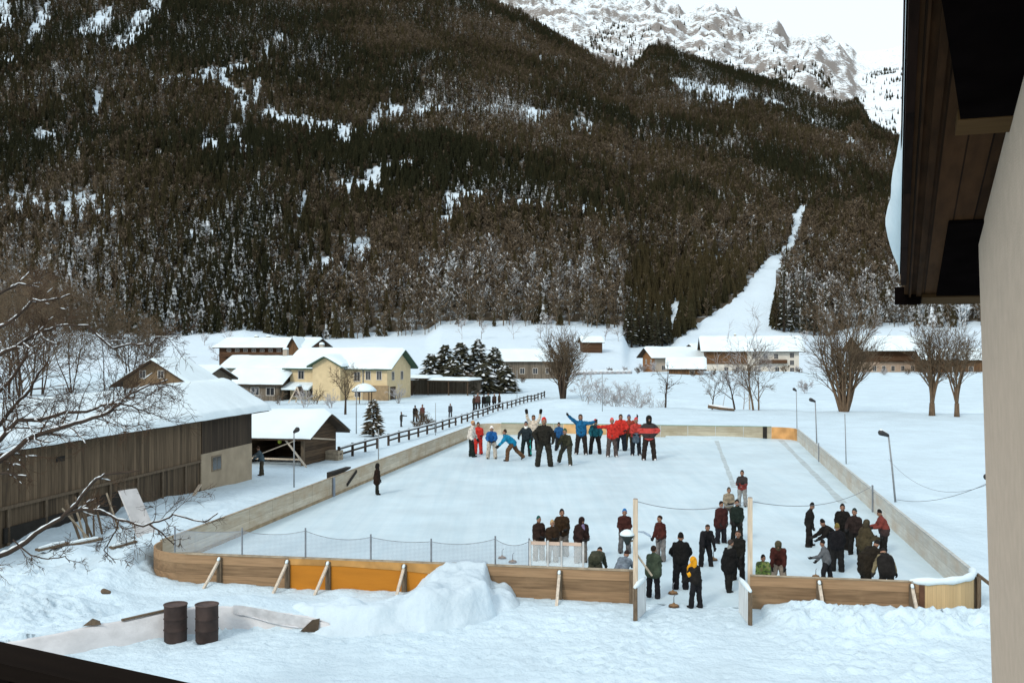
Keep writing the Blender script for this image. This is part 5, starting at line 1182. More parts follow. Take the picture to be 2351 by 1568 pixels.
for i, (px, pb, pt) in enumerate([(1450, 800, 668), (1468, 803, 690), (1486, 800, 672), (1504, 806, 700), (1520, 800, 690), (1532, 806, 726), (1440, 798, 700), (1476, 810, 725), (1510, 812, 735)]):
    Y = 395.0 + 4 * (i % 3); X = (px - CX) * Y / F; z = slope_z(X, Y); conifer('tall_spruce', 'tall dark spruce in the stand left of the ski run', (X, Y, z), htop(pt, Y) - z, 3.3, 140 + i, shape=.8, n=460, snowf=.03, group='dark spruces left of the ski run')
for i, (px, pb, pt) in enumerate([(1800, 762, 610), (1822, 765, 640), (1845, 768, 615), (1870, 770, 640), (1790, 765, 672), (1895, 772, 650)]):
    Y = 402.0 + 4 * (i % 3); X = (px - CX) * Y / F; z = slope_z(X, Y); conifer('tall_spruce', 'tall spruce at the forest edge right of the ski run', (X, Y, z), htop(pt, Y) - z, 3.6, 160 + i, shape=.85, n=420, snowf=.10, group='spruces right of the ski run')

# near tree at the left: its limbs reach into the picture
RMIN = 0.004
nt_ = thing('near_tree', 'near bare tree reaching in from the left with snow on its branches', 'tree', (0, 0, 0))
g = rnd(303); RMIN = .0035; br = MB(); tw = MB(); sn = MB()
TY = 15.0
def limb(pts, Y0, Y1, r0, r1, kids=10, kl=1.0, snowy=True, depth=2):
    n = len(pts); P3 = [D(px, py, Y0 + (Y1 - Y0) * i / (n - 1)) for i, (px, py) in enumerate(pts)]
    # finer, slightly crooked line
    Q = []
    for a, b_ in zip(P3[:-1], P3[1:]):
        for u in (0, .33, .66): Q.append(a + (b_ - a) * u + g.normal(size=3) * np.linalg.norm(b_ - a) * .018)
    Q.append(P3[-1]); m = len(Q); rr = [r0 + (r1 - r0) * i / (m - 1) for i in range(m)]
    br.tube(Q, rr, 7)
    if snowy:
        for i in range(m - 1):
            e = Q[i + 1] - Q[i]
            if abs(e[2]) < .8 * np.linalg.norm(e) and g.uniform() < .7:
                o = np.array((0, -.2 * rr[i], rr[i] * .85)); sn.tube([Q[i] + o, (Q[i] + Q[i + 1]) / 2 + o * 1.2, Q[i + 1] + o], [rr[i] * .4, rr[i] * .58, rr[i] * .36], 6)
    for k in range(kids):
        i = g.randint(1, m - 1); d = Q[i] - Q[i - 1]; d /= np.linalg.norm(d)
        nd = d * g.uniform(.4, .9) + perp(d, g) * g.uniform(.4, .8); nd[1] *= .6; nd /= np.linalg.norm(nd)
        grow([br, tw], g, Q[i], nd, kl * g.uniform(.5, 1.1), max(rr[i] * .38, .006), 1, 1 + depth, (6, 6, 5, 4), 0.015, .16, 4, sn)
limb([(-330, 1300), (-150, 1320), (0, 1275), (60, 1243), (140, 1190), (175, 1155), (215, 1105), (240, 1090), (320, 1080)], 16, 14.5, .052, .011, 3, .5)
limb([(150, 1182), (190, 1168), (230, 1172), (270, 1193), (330, 1207), (365, 1197), (400, 1183), (470, 1200), (500, 1178)], 15.2, 14.4, .024, .008, 14, .55)
limb([(272, 1195), (268, 1215), (250, 1245), (240, 1262), (265, 1292)], 14.8, 14.4, .012, .006, 5, .35, False)
limb([(345, 1205), (372, 1222), (400, 1250)], 14.6, 14.3, .014, .007, 3, .3, False)
limb([(-200, 1150), (0, 1060), (62, 1009), (106, 993), (156, 978), (212, 959), (256, 943), (281, 921), (297, 903), (344, 884), (385, 872)], 16, 14, .046, .008, 34, .75)
limb([(-160, 1120), (0, 1010), (41, 965), (94, 962), (150, 948), (200, 945), (250, 925), (300, 930), (345, 950)], 16.2, 15, .042, .008, 30, .75)
limb([(-120, 1090), (0, 972), (31, 934), (69, 893), (90, 855), (110, 830)], 16.4, 16, .040, .010, 20, .75)
limb([(-150, 830), (0, 753), (31, 734), (62, 703), (75, 690), (131, 687), (160, 676)], 17, 16, .034, .009, 10, .6)
limb([(-150, 870), (0, 812), (37, 797), (78, 769), (103, 759), (134, 750), (203, 747)], 16.5, 15.5, .038, .010, 12, .6)
limb([(200, 747), (260, 800), (300, 790), (345, 792), (360, 775), (395, 773)], 17, 16.5, .02, .007, 10, .6)
limb([(-80, 720), (10, 668), (45, 650), (90, 660)], 17, 16.6, .03, .008, 6, .6)
limb([(-60, 1065), (0, 1085), (60, 1093)], 16, 15.4, .03, .012, 4, .3)
limb([(-80, 960), (20, 880), (60, 820), (70, 790), (95, 745)], 16, 16, .034, .010, 14, .7)
limb([(30, 1240), (70, 1275), (110, 1285), (150, 1275), (160, 1290)], 15, 14.4, .012, .006, 5, .4, False)
# the trunk stands outside the frame
for q in ((-330, 1300), (-200, 1150), (-160, 1120), (-120, 1090), (-150, 830), (-150, 870), (-80, 720), (-60, 1065), (-80, 960)):
    a = D(q[0], q[1], 16.5); b_ = D(-420, q[1] + 120, 17.0); br.tube([a, (a + b_) / 2, b_], [.05, .08, .11], 7)
a = D(-420, 700, 17); gb = np.array((a[0] - .3, 17.0, -.3)); br.tube([gb, gb + (0.1, 0, 3.0), (a[0], 17, 7), (a[0] + .2, 17, 10.5), (a[0] + .6, 17, 13)], [.36, .30, .22, .12, .03], 10)
br.build('trunk', M_barkdk, nt_, True); tw.build('crown', M_twigdk, nt_); sn.build('snow', M_bsnow, nt_, True)['kind'] = 'stuff'


# frosted saplings along the brook and garden shrubs
gq = rnd(412)
for i in range(9):
    px = 1345 + i * 21 + gq.uniform(-5, 5); p = placed(px, gq.uniform(928, 938))
    bare_tree('frosted_sapling', 'slim frosted sapling in the row of frosted saplings along the brook', 'sapling', p, gq.uniform(2.4, 4.2), 2, .3, 300 + i, M_frost, M_frost, nk=(6, 4), maxl=2, r0=.035, group='frosted saplings along the brook')
for i, (px, pb) in enumerate([(1010, 868), (1180, 870), (1400, 862), (1435, 858), (1465, 866), (1500, 862), (1200, 880), (1330, 866), (560, 905), (520, 912), (650, 905), (905, 905), (1640, 868), (1770, 866), (1835, 866), (1955, 864), (2085, 868), (480, 880), (500, 895), (535, 925), (548, 890), (575, 930), (640, 925), (700, 935), (725, 925), (760, 935), (890, 915), (915, 925), (945, 905), (960, 885), (1160, 905), (1475, 858), (1590, 872), (1610, 868), (1690, 868), (1740, 869), (1800, 867), (1830, 862), (1990, 866), (2030, 868), (2120, 868)]):
    p = placed(px, pb); bare_tree('frosted_shrub', 'low frosted garden shrub among the village houses', 'shrub', p, gq.uniform(1.6, 3.4), 5, .6, 330 + i, M_frost if i % 3 else M_twig, M_frost if i % 2 else M_twig, nk=(6, 4), maxl=2, r0=.05, group='frosted garden shrubs in the village')
for i, (px, py) in enumerate([(1060, 760), (1105, 768), (1180, 758), (1255, 770), (1390, 790), (1240, 752), (1420, 800), (340, 790), (470, 785), (520, 800), (1850, 800), (2010, 790)]):
    Y = 372.0; X = (px - CX) * Y / F; z = slope_z(X, Y); bare_tree('frosted_tree', 'frosted bare tree on the meadow slope below the forest', 'tree', (X, Y, z), gq.uniform(6, 10), 1, .3, 360 + i, M_twig if i % 2 else M_frost, M_frost, nk=(9, 6), maxl=2, r0=.12, group='frosted trees on the meadow slope')
for i, (x0, x1, py) in enumerate([(1015, 1140, 872), (1310, 1450, 868)]):
    a = placed(x0, py); b_ = placed(x1, py - 3); hg = thing('low_hedge', ['snow-covered low hedge line before the grey hall', 'snow-covered low hedge line right of the bushy centre tree'][i], 'hedge', a)
    k = 40; mb = MB(); mb.tube([(b_ - a) * j / k + (0, 0, .35) for j in range(k + 1)], [.45 + .12 * math.sin(j * 1.7) for j in range(k + 1)], 7); mb.build('twigs', M_frost, hg, True); mb = MB(); mb.tube([(b_ - a) * j / k + (0, 0, .75) for j in range(k + 1)], [.32 + .1 * math.sin(j * 2.3) for j in range(k + 1)], 7); mb.build('snow_cap', M_bsnow, hg, True)

# ---------------------------------------------------------------- fence, poles
fe = thing('rail_fence', 'dark post and rail fence with snow running from the hut into the distance', 'fence', (0, 0, 0))
A = G(778, 1056); Bf = G(1000, 992); Cf = G(1120, 952); Df = G(1250, 914)
path = [A, Bf, Cf, Df]; fpts = []
for a, b_ in zip(path[:-1], path[1:]):
    n = max(2, int(np.linalg.norm(b_ - a) / 2.6)); fpts += [a + (b_ - a) * i / n for i in range(n)]
fpts.append(Df)
for i, p in enumerate(fpts):
    z = gz(p[0], p[1]); p[2] = z
    mb = MB(); mb.box(p[0] - .09, p[0] + .09, p[1] - .09, p[1] + .09, z - .3, z + 1.0); o = mb.build('post', M_barkdk, fe)
    if i: 
        q = fpts[i - 1]
        for h in (.45, .85):
            if i % 9 == 4 and h < .5: continue
            mb = MB(); mb.bar(q + (.1, 0, h), p + (.1, 0, h), .06, .14); mb.build('rail', M_barkdk, fe)
            if h > .5 and i < 26: mb = MB(); mb.tube([q + (.1, 0, h + .08), (p + q) / 2 + (.1, 0, h + .10), p + (.1, 0, h + .08)], [.05, .07, .05], 5); mb.build('snow', M_bsnow, fe)
M_pole = mat('galvanised_pole', (0.20, 0.22, 0.23), .5, .2, 4, spec=.5)
def pole(label, pb, pt, r=.045, head=None, top_dx=0.0, gr='thin light poles round the rink'):
    p = placed(*pb); h = htop(pt, p[1]) - p[2]; t = thing('light_pole', label, 'pole', p, 0, gr)
    mb = MB(); mb.tube([(0, 0, -.3), (top_dx * .5, 0, h * .5), (top_dx, 0, h)], [r * 1.1, r, r * .85], 8); mb.build('mast', M_pole, t, True)
    if head:
        mb = MB(); mb.capsule((top_dx + head * .05, 0, h + .02), (top_dx + head * .42, -.1, h + .16), .09, .15, 10); o = mb.build('lamp_head', mat('dark_lamp', (.03, .03, .03), .5, .2, 5), t, True)
        if abs(head) > .9: mb = MB(); mb.capsule((top_dx + head * .1, 0, h + .14), (top_dx + head * .42, -.1, h + .28), .05, .08, 8); mb.build('snow_cap', M_bsnow, o, True)
    return t, np.array((p[0] + top_dx, p[1], p[2] + h)), p
_, lpA, bA = pole('light pole with dark lamp head and cap of snow, nearest on the right', (2057, 1168), 1000, .05, -1.0, -.38)
pole('light pole with dark lamp head, farther back along the right boards', (1876, 1035), 922, .05, -.9, -.15)
_, lpC, bC = pole('plain grey pole without lamp between the two right lamps', (1943, 1075), 950, .035, None, -.1)
pole('small light pole with tiny lamp at the far right rink corner', (1830, 985), 897, .04, -.6, -.08)
pole('thin pole standing at the left boards behind the lone dark figure', (869, 1080), 985, .035)
pole('thin pole in the snow before the open hut', (675, 1122), 992, .04, .5, 0)
pole('grey pole in the garden left of the round shrub', (818, 996), 891, .05)
pole('thin pole beside the left boards near the skaters', (1000, 1000), 925, .03)
pole('thin pole in the field behind the raised gloves', (1383, 945), 858, .04)
pole('thin pole left of the bushy centre tree', (1187, 925), 850, .04)
pq = G(2300, 1330); t = thing('light_pole', 'lamp head of a light pole peeking out behind the beige wall', 'pole', (pq[0], pq[1], 0), 0, 'thin light poles round the rink')
hz = htop(1100, pq[1]); mb = MB(); mb.tube([(0, 0, -.3), (0, 0, hz - .1), (-.18, 0, hz)], .05, 8); mb.build('mast', M_pole, t, True); mb = MB(); mb.capsule((-.2, 0, hz + .0), (-.58, -.1, hz + .10), .07, .12, 10); mb.build('lamp_head', MATS['dark_lamp'], t, True)
rope('power_cable', 'cable sagging from the nearest light pole to the lamp at the wall', bA + (0, 0, .12), np.array((pq[0] - .3, pq[1], hz - .05)), .35, .012)
rope('power_cable', 'faint cable hanging between the lamp heads at the right', lpA + (0, 0, -1.2), np.array((pq[0] - .3, pq[1], hz - .1)), .9, .008)
# ---------------------------------------------------------------- people
CM = {}
def cloth(col, name=None):
    k = tuple(round(c, 3) for c in col)
    if k not in CM: CM[k] = mat('cloth_%d' % len(CM), col, 0.9, 0.4, 6, 0.3, 30, spec=0.12)
    return CM[k]
M_skin = mat('skin', (0.26, 0.145, 0.095), 0.6, 0.08, 8)
def striped(name, c1, c2, w, axis=2, off=0.0, lo=-9, hi=9):
    m, nt, N, L, b = _nt(name); tc = N.new('ShaderNodeTexCoord'); sp = N.new('ShaderNodeSeparateXYZ'); L.new(tc.outputs['Object'], sp.inputs[0])
    a = N.new('ShaderNodeMath'); a.operation = 'ADD'; a.inputs[1].default_value = off; L.new(sp.outputs[axis], a.inputs[0])
    d = N.new('ShaderNodeMath'); d.operation = 'DIVIDE'; d.inputs[1].default_value = w; L.new(a.outputs[0], d.inputs[0])
    f = N.new('ShaderNodeMath'); f.operation = 'FRACT'; L.new(d.outputs[0], f.inputs[0]); l = N.new('ShaderNodeMath'); l.operation = 'LESS_THAN'; l.inputs[1].default_value = .5; L.new(f.outputs[0], l.inputs[0])
    mx = N.new('ShaderNodeMixRGB'); mx.inputs[1].default_value = (*c1, 1); mx.inputs[2].default_value = (*c2, 1); L.new(l.outputs[0], mx.inputs[0]); L.new(mx.outputs[0], b.inputs['Base Color']); b.inputs['Roughness'].default_value = .85
    return m
def camo(name, c1, c2, c3):
    m, nt, N, L, b = _nt(name); tc = N.new('ShaderNodeTexCoord'); nz = N.new('ShaderNodeTexNoise'); nz.inputs['Scale'].default_value = 8; L.new(tc.outputs['Object'], nz.inputs['Vector'])
    cr = N.new('ShaderNodeValToRGB'); cr.color_ramp.interpolation = 'CONSTANT'; e = cr.color_ramp.elements; e[0].color = (*c1, 1); e[1].position = .46; e[1].color = (*c2, 1); n = e.new(.56); n.color = (*c3, 1)
    L.new(nz.outputs['Fac'], cr.inputs[0]); L.new(cr.outputs[0], b.inputs['Base Color']); b.inputs['Roughness'].default_value = .85
    return m
def rotx(v, a):  # lean forward about x
    c, s = math.cos(a), math.sin(a); return np.array((v[0], v[1] * c + v[2] * s, -v[1] * s + v[2] * c))
def rotz(v, a):
    c, s = math.cos(a), math.sin(a); return np.array((v[0] * c - v[1] * s, v[0] * s + v[1] * c, v[2]))
def adir(a, b, sx): # swing forward a, out b (degrees) from hanging
    a, b = R(a), R(b); return np.array((sx * math.sin(b), math.cos(b) * math.sin(a), -math.cos(b) * math.cos(a)))
FOLD = bpy.data.textures.new('folds', 'CLOUDS'); FOLD.noise_scale = 0.11; FOLD.noise_depth = 2
def shape(mb, name, m, parent, vox, fold=0.0):
    o = mb.build(name, m, parent, True)
    md = o.modifiers.new('skin_over', 'REMESH'); md.mode = 'VOXEL'; md.voxel_size = vox; md.use_smooth_shade = True
    sm = o.modifiers.new('soften', 'SMOOTH'); sm.factor = 0.6; sm.iterations = 4
    if fold: dm = o.modifiers.new('folds', 'DISPLACE'); dm.texture = FOLD; dm.strength = fold; dm.mid_level = 0.45; dm.texture_coords = 'LOCAL'
    return o
def hand_mesh(p, d, palm, sx, curl=.5):
    """palm and five separate fingers, thumb from the side of the palm"""
    mb = MB(); d = d / np.linalg.norm(d); palm = palm - d * (palm @ d); palm /= np.linalg.norm(palm); side = np.cross(d, palm) * sx
    mb.capsule(p - d * .01 - side * .012, p + d * .075 - side * .014, .032, .030, 8); mb.capsule(p - d * .01 + side * .014, p + d * .075 + side * .018, .032, .030, 8)
    for i, (o, l) in enumerate(((-.032, .062), (-.011, .078), (.011, .084), (.032, .075))):
        a = p + d * .085 + side * o; q1 = a + (d * math.cos(curl * .6) + palm * math.sin(curl * .6)) * l * .5; q2 = q1 + (d * math.cos(curl * 1.8) + palm * math.sin(curl * 1.8)) * l * .5
        mb.tube([a, q1, q2], [.0135, .0125, .009], 6)
    a = p + d * .02 + side * .035; q1 = a + (d * .6 + side * .7) * .04; q2 = q1 + (d * .9 + palm * .35) * .035; mb.tube([a, q1, q2], [.016, .014, .010], 6)
    return mb
def person(label, px, py, h=1.75, face=180, lean=0, side=0, la=(4, 12), lf=(26, -12), ra=(8, 12), rf=(30, -14), ll=(0, 5, 0), rl=(0, 5, 0), head=(0, 0),
           coat=(.03, .03, .03), pants=(.02, .02, .02), hat=None, hatkind='cap', gloves=(.02, .02, .02), boots=(.015, .012, .01), long=.0, fat=1.0, group=None, hair=(.03, .02, .015), z=0.0, coatm=None, pantm=None, twist=0, face_vis=True, at=None, extra=None):
    base = np.array(at, float) if at is not None else G(px, py, z)
    t = thing('person', label, 'person', base, R(-face), group)   # local +y is the way the person faces
    k = h / 1.75; fat = fat * 1.2; coat = tuple(c * .85 for c in coat)
    root = np.array((0, 0, 0.93)); J = {}
    for nm, sx, (a, b, kn) in (('l', -1, ll), ('r', 1, rl)):
        hp = root + np.array((sx * .095, 0, 0)); d1 = adir(a, b, sx); kp = hp + d1 * .44; d2 = adir(a - kn, b * .6, sx); ap = kp + d2 * .42
        J[nm + 'h'], J[nm + 'k'], J[nm + 'a'] = hp, kp, ap
    def sp(v): return rotx(np.array(v, float), R(lean)) + np.array((math.sin(R(side)) * v[2], 0, 0))
    ch = root + sp((0, 0.0, .30)); nk = root + sp((0, 0.0, .50))
    for nm, sx, aa, ff in (('l', -1, la, lf), ('r', 1, ra, rf)):
        sh_ = root + rotz(sp((sx * .162, 0, .405)), R(-twist)) ; d1 = adir(aa[0], aa[1], sx); el = sh_ + d1 * .28
        ff = ff or (aa[0] + 12, aa[1] * .6); d2 = adir(ff[0], ff[1], sx); wr = el + d2 * .235
        J[nm + 's'], J[nm + 'e'], J[nm + 'w'], J[nm + 'd'] = sh_, el, wr, d2
    hl = R(lean * .75 + head[0]); hd = np.array((math.sin(R(side)) * .6, math.sin(hl), math.cos(hl))); hc = nk + hd / np.linalg.norm(hd) * .150
    hf = rotz(np.array((0, math.cos(hl), -math.sin(hl))), R(-head[1])); hu = hd / np.linalg.norm(hd); hs = np.cross(hf, hu)
    low = min(J['la'][2], J['ra'][2]) - .075
    def W(p): return (np.asarray(p, float) - np.array((0, 0, low))) * k
    def cap(mb, a, b, ra_, rb): mb.capsule(W(a), W(b), ra_ * k, rb * k, 9)
    # body: one continuous surface
    mb = MB()
    cap(mb, hc + hu * .035, hc - hu * .02 + hf * .01, .092, .086); cap(mb, hc - hu * .05 + hf * .03, hc - hu * .085 + hf * .045, .065, .042)
    cap(mb, hc + hf * .085 - hu * .005, hc + hf * .108 - hu * .03, .014, .020)
    for sx in (-1, 1): cap(mb, hc + hs * sx * .09 - hu * .01, hc + hs * sx * .092 - hu * .04, .018, .014)
    cap(mb, hc - hu * .08, nk - hu * .05, .055, .06)
    cap(mb, root, ch, .09, .09); cap(mb, ch, nk - hu * .06, .09, .06)
    for nm in 'lr':
        cap(mb, J[nm + 's'], J[nm + 'e'], .045, .04); cap(mb, J[nm + 'e'], J[nm + 'w'], .038, .028); cap(mb, nk - hu * .10, J[nm + 's'], .045, .04); cap(mb, root, J[nm + 'h'], .10, .08); cap(mb, J[nm + 'h'], J[nm + 'k'], .075, .055); cap(mb, J[nm + 'k'], J[nm + 'a'], .05, .038)
    shape(mb, 'body', M_skin, t, .016 * k)
    # face: eyes, brows and mouth
    if face_vis:
        mb = MB()
        for sx in (-1, 1):
            e = hc + hf * .088 + hs * sx * .034 + hu * .012; cap(mb, e, e, .011, .011); cap(mb, e + hu * .022 - hs * .012, e + hu * .022 + hs * .012, .005, .005)
        e = hc + hf * .094 - hu * .062; cap(mb, e - hs * .02, e + hs * .02, .006, .006); mb.build('face_features', cloth((.05, .02, .015)), t)
    # trousers
    mb = MB(); cap(mb, root + (-.05, 0, .02), root + (.05, 0, .02), .135 * fat, .135 * fat)
    for nm in 'lr': cap(mb, J[nm + 'h'], J[nm + 'k'], .105 * fat, .082 * fat); cap(mb, J[nm + 'k'], J[nm + 'a'] + (0, 0, -.01), .078 * fat, .078 * fat)
    shape(mb, 'trousers', pantm or cloth(pants), t, .022 * k, .05 * k)
    # jacket
    mb = MB()
    for ox in (-.062, .062):
        o = rotz(np.array((ox, 0, 0)), 0); cap(mb, root + o + sp((0, 0, -.02)), ch + o * 1.15, .140 * fat, .134 * fat); cap(mb, ch + o * 1.10, nk + sp((0, 0, -.12)) + o * .6, .132 * fat, .098 * fat)
    cap(mb, nk + sp((0, 0, -.08)), nk + sp((0, 0, .02)), .105, .072)
    for nm in 'lr':
        cap(mb, nk + sp((0, 0, -.07)), J[nm + 's'], .078 * fat, .074 * fat); cap(mb, J[nm + 's'], J[nm + 'e'], .076 * fat, .062 * fat); cap(mb, J[nm + 'e'], J[nm + 'w'] - J[nm + 'd'] * .01, .060 * fat, .048 * fat)
    if long > 0:
        for nm in 'lr': cap(mb, J[nm + 'h'] + (0, 0, .05), J[nm + 'h'] + (J[nm + 'k'] - J[nm + 'h']) * long, .15 * fat, .15 * fat)
        mid = (J['lk'] + J['rk']) / 2; cap(mb, root, root + (mid - root) * long, .15 * fat, .15 * fat)
    shape(mb, 'jacket', coatm or cloth(coat), t, .022 * k, .065 * k)
    # boots
    for nm in 'lr':
        a = J[nm + 'a']; mb = MB(); dn = J[nm + 'a'] - J[nm + 'k']; dn /= np.linalg.norm(dn); fw = np.array((.12 * (-1 if nm == 'l' else 1), 1, 0)); fw = fw - dn * (fw @ dn); fw /= np.linalg.norm(fw)
        ft = a + dn * .035
        cap(mb, a - dn * .08, ft, .058, .058); cap(mb, ft - fw * .04, ft + fw * .14, .045, .040); shape(mb, 'boot', cloth(boots), t, .016 * k)
    for nm, sx in (('l', -1), ('r', 1)):
        d = J[nm + 'd']; pm = np.array((-sx * .6, .5, 0.3)); hm = hand_mesh(np.zeros(3), d, pm, sx, .7); mb = MB(); w = W(J[nm + 'w'] + d * .03); mb.add([w + np.array(v) * k * 1.12 for v in hm.v], hm.f)
        mb.build('glove' if gloves != 'skin' else 'hand', M_skin if gloves == 'skin' else cloth(gloves), t, True)
    # head cover
    mb = MB()
    if hatkind == 'none': cap(mb, hc + hu * .045 - hf * .012, hc + hu * .03 - hf * .03, .096, .094); nmh = 'hair'; col = hair
    elif hatkind == 'hood':
        cap(mb, hc + hu * .04 - hf * .015, hc - hu * .07 - hf * .035, .122, .115); cap(mb, hc - hu * .08 - hf * .03, nk - hu * .02, .105, .11); nmh = 'hood'; col = hat or coat
    elif hatkind == 'long': cap(mb, hc + hu * .045 - hf * .012, hc - hu * .10 - hf * .06, .10, .085); cap(mb, hc - hu * .1 - hf * .05, hc - hu * .22 - hf * .07, .08, .06); nmh = 'hair'; col = hair
    else:
        cap(mb, hc + hu * .05 - hf * .01, hc + hu * .085 - hf * .012, .101, .082); nmh = 'hat'; col = hat or (.02, .02, .02)
        if hatkind == 'peak': cap(mb, hc + hu * .05 + hf * .08, hc + hu * .045 + hf * .14, .045, .035)
        if hatkind == 'bobble': cap(mb, hc + hu * .17, hc + hu * .18, .035, .03)
    shape(mb, nmh, cloth(col), t, .018 * k)
    J['W'] = W; J['t'] = t; J['k'] = k; J['hc'] = hc; J['hf'] = hf; J['nk'] = nk; J['root'] = root; J['ch'] = ch; J['sp'] = sp; J['base'] = base
    if extra: extra(J, mb)
    return J
def addcap(J, name, m, segs, vox=.022):
    mb = MB()
    for a, b, r1, r2 in segs: mb.capsule(J['W'](a), J['W'](b), r1 * J['k'], r2 * J['k'], 9)
    return shape(mb, name, m, J['t'], vox * J['k'])
def hh(ytop, ybot): return CAMZ * (ybot - ytop) / (ybot - HY)
BLK = (.012, .011, .010); NAVY = (.012, .016, .03); MAR = (.060, .014, .012); DKB = (.030, .020, .013); BLUE = (.015, .10, .30); TEAL = (.01, .20, .36); RED = (.50, .035, .025); KHA = (.42, .38, .32)
SKG = 'group of players posing on the ice at the far end'
P_ = person
# --- the posing group at the far end (left to right)
P_('person in cream vest and black trousers at the left end of the posing group', 1081, 1049, hh(963, 1049), 95, 10, 0, (15, 8), None, (-5, 10), None, (0, 5, 5), (12, 5, 5), coat=(.62, .58, .52), pants=(.012, .018, .016), hatkind='none', hair=(.45, .26, .13), group=SKG)
P_('person in full red ski suit with black hat, second from left in posing group', 1098, 1043, hh(968, 1043), 170, 0, 0, (10, 12), (80, -20), (10, 15), (60, -10), coat=RED, pants=RED, hat=BLK, fat=1.08, group=SKG)
P_('person in blue jacket, white cap and pale trousers leaning forward', 1129, 1053, hh(977, 1053) * 1.06, 180, 30, 0, (35, 14), (60, -25), (35, 14), (60, -25), (10, 8, 6), (10, 8, 6), head=(-15, 0), coat=BLUE, pants=KHA, hat=(.7, .68, .66), group=SKG, fat=1.05)
P_('person in bright blue jacket and brown trousers bending far to the left', 1177, 1058, hh(987, 1058) * 1.22, 262, 50, 0, (42, 10), (50, 4), (30, 12), (40, 5), (35, 6, 30), (-28, 8, 20), head=(-42, 0), coat=TEAL, pants=(.10, .055, .03), hat=DKB, group=SKG)
P_('person in black jacket and black trousers with green side stripe and white collar', 1208, 1047, hh(966, 1047), 190, 4, 0, (20, 35), (30, 5), (20, 35), (50, 0), (4, 9, 0), (0, 9, 0), coat=(.02, .03, .035), pants=(.012, .02, .02), hat=NAVY, group=SKG, face_vis=True,
   extra=lambda J, m: (addcap(J, 'collar', cloth((.70, .70, .66)), [(J['nk'] + (0, 0, -.03), J['nk'] + (0, 0, .03), .10, .095)]), addcap(J, 'side_stripe', cloth((.01, .30, .25)), [(J['lh'] + (-.06, .03, 0), J['lk'] + (-.04, .03, 0), .06, .055), (J['lk'] + (-.04, .03, 0), J['la'] + (-.04, .03, .03), .055, .05)])))
P_('person in cream jacket raising both black-gloved hands beside black snowsuit', 1225, 1034, hh(951, 1034), 180, 0, 0, (150, 28), (170, 8), (150, 28), (170, 8), (0, 6, 0), (0, 6, 0), coat=(.60, .52, .42), pants=BLK, hatkind='long', hair=(.05, .025, .012), group=SKG, gloves=BLK,
   extra=lambda J, m: [addcap(J, 'mitten', cloth(BLK), [(J[n + 'w'] + J[n + 'd'] * .04, J[n + 'w'] + J[n + 'd'] * .17, .075, .085)], .02) for n in 'lr'])
P_('large person in black snowsuit with red hat, front of the posing group', 1249, 1071, hh(956, 1071), 178, 0, 0, (15, 40), (35, -10), (15, 45), (40, -20), (2, 11, 0), (2, 11, 0), coat=(.020, .019, .015), pants=(.024, .023, .018), hat=(.45, .02, .02), fat=1.06, group=SKG, hair=(.04, .02, .01))
P_('person in blue jacket and dark hat standing behind the camouflage trousers', 1284, 1035, hh(968, 1035), 195, 10, 0, (10, 30), (15, 20), (15, 25), (25, 5), (14, 10, 10), (0, 8, 0), coat=(.02, .09, .22), pants=(.02, .022, .025), hat=BLK, group=SKG)
P_('person in dark camouflage with green hat lunging with one leg out', 1303, 1068, hh(987, 1068) * 1.15, 205, 34, 0, (40, 15), (55, -10), (35, 15), (50, -5), (22, 8, 26), (-10, 32, 6), head=(-18, 0), coat=(.035, .036, .022), pantm=camo('camo_dark', (.018, .020, .012), (.045, .042, .022), (.02, .017, .012)), hat=(.05, .10, .05), boots=(.7, .7, .7), group=SKG)
P_('tall person in blue jacket throwing one arm up high to the left', 1335, 1044, hh(949, 1044), 185, 0, 4, (95, 60), (120, 50), (140, 42), (150, 40), (0, 7, 0), (-4, 10, 0), coat=(.012, .11, .24), pants=(.022, .018, .016), hat=BLK, group=SKG, boots=(.6, .6, .6), hatkind='long')
P_('person in teal and black jacket with red hat bowing forward', 1366, 1042, hh(963, 1042) * 1.1, 180, 32, 0, (30, 22), (40, -15), (30, 22), (40, -15), (12, 10, 8), (12, 10, 8), head=(-10, 0), coat=(.015, .11, .14), pants=BLK, hat=(.45, .03, .03), group=SKG)
P_('person in red jacket and grey trousers with red stripe, arm stretched left', 1405, 1049, hh(958, 1049), 178, 0, 0, (10, 20), (30, -10), (85, 78), (90, 82), (0, 7, 0), (0, 7, 0), coat=RED, pants=(.075, .06, .055), hat=(.55, .06, .06), boots=(.72, .72, .72), group=SKG,
   extra=lambda J, m: addcap(J, 'side_stripe', cloth((.55, .06, .04)), [(J['lh'] + (-.07, .02, 0), J['lk'] + (-.05, .02, 0), .045, .04), (J['lk'] + (-.05, .02, 0), J['la'] + (-.045, .02, .03), .04, .035)]))
P_('big person in red jacket with black hair and black trousers', 1425, 1035, hh(949, 1035), 185, 3, 0, (30, 30), (60, -20), (25, 30), (60, -10), (0, 8, 0), (0, 8, 0), coat=RED, pants=(.012, .016, .022), hatkind='long', hair=(.02, .014, .01), fat=1.2, group=SKG)
P_('person in dark red jacket and blue cap half hidden behind raised arms', 1444, 1033, hh(951, 1033), 185, 0, 0, (120, 40), (140, 10), (20, 15), None, coat=(.28, .05, .03), pants=(.10, .07, .03), hat=(.03, .05, .14), group=SKG)
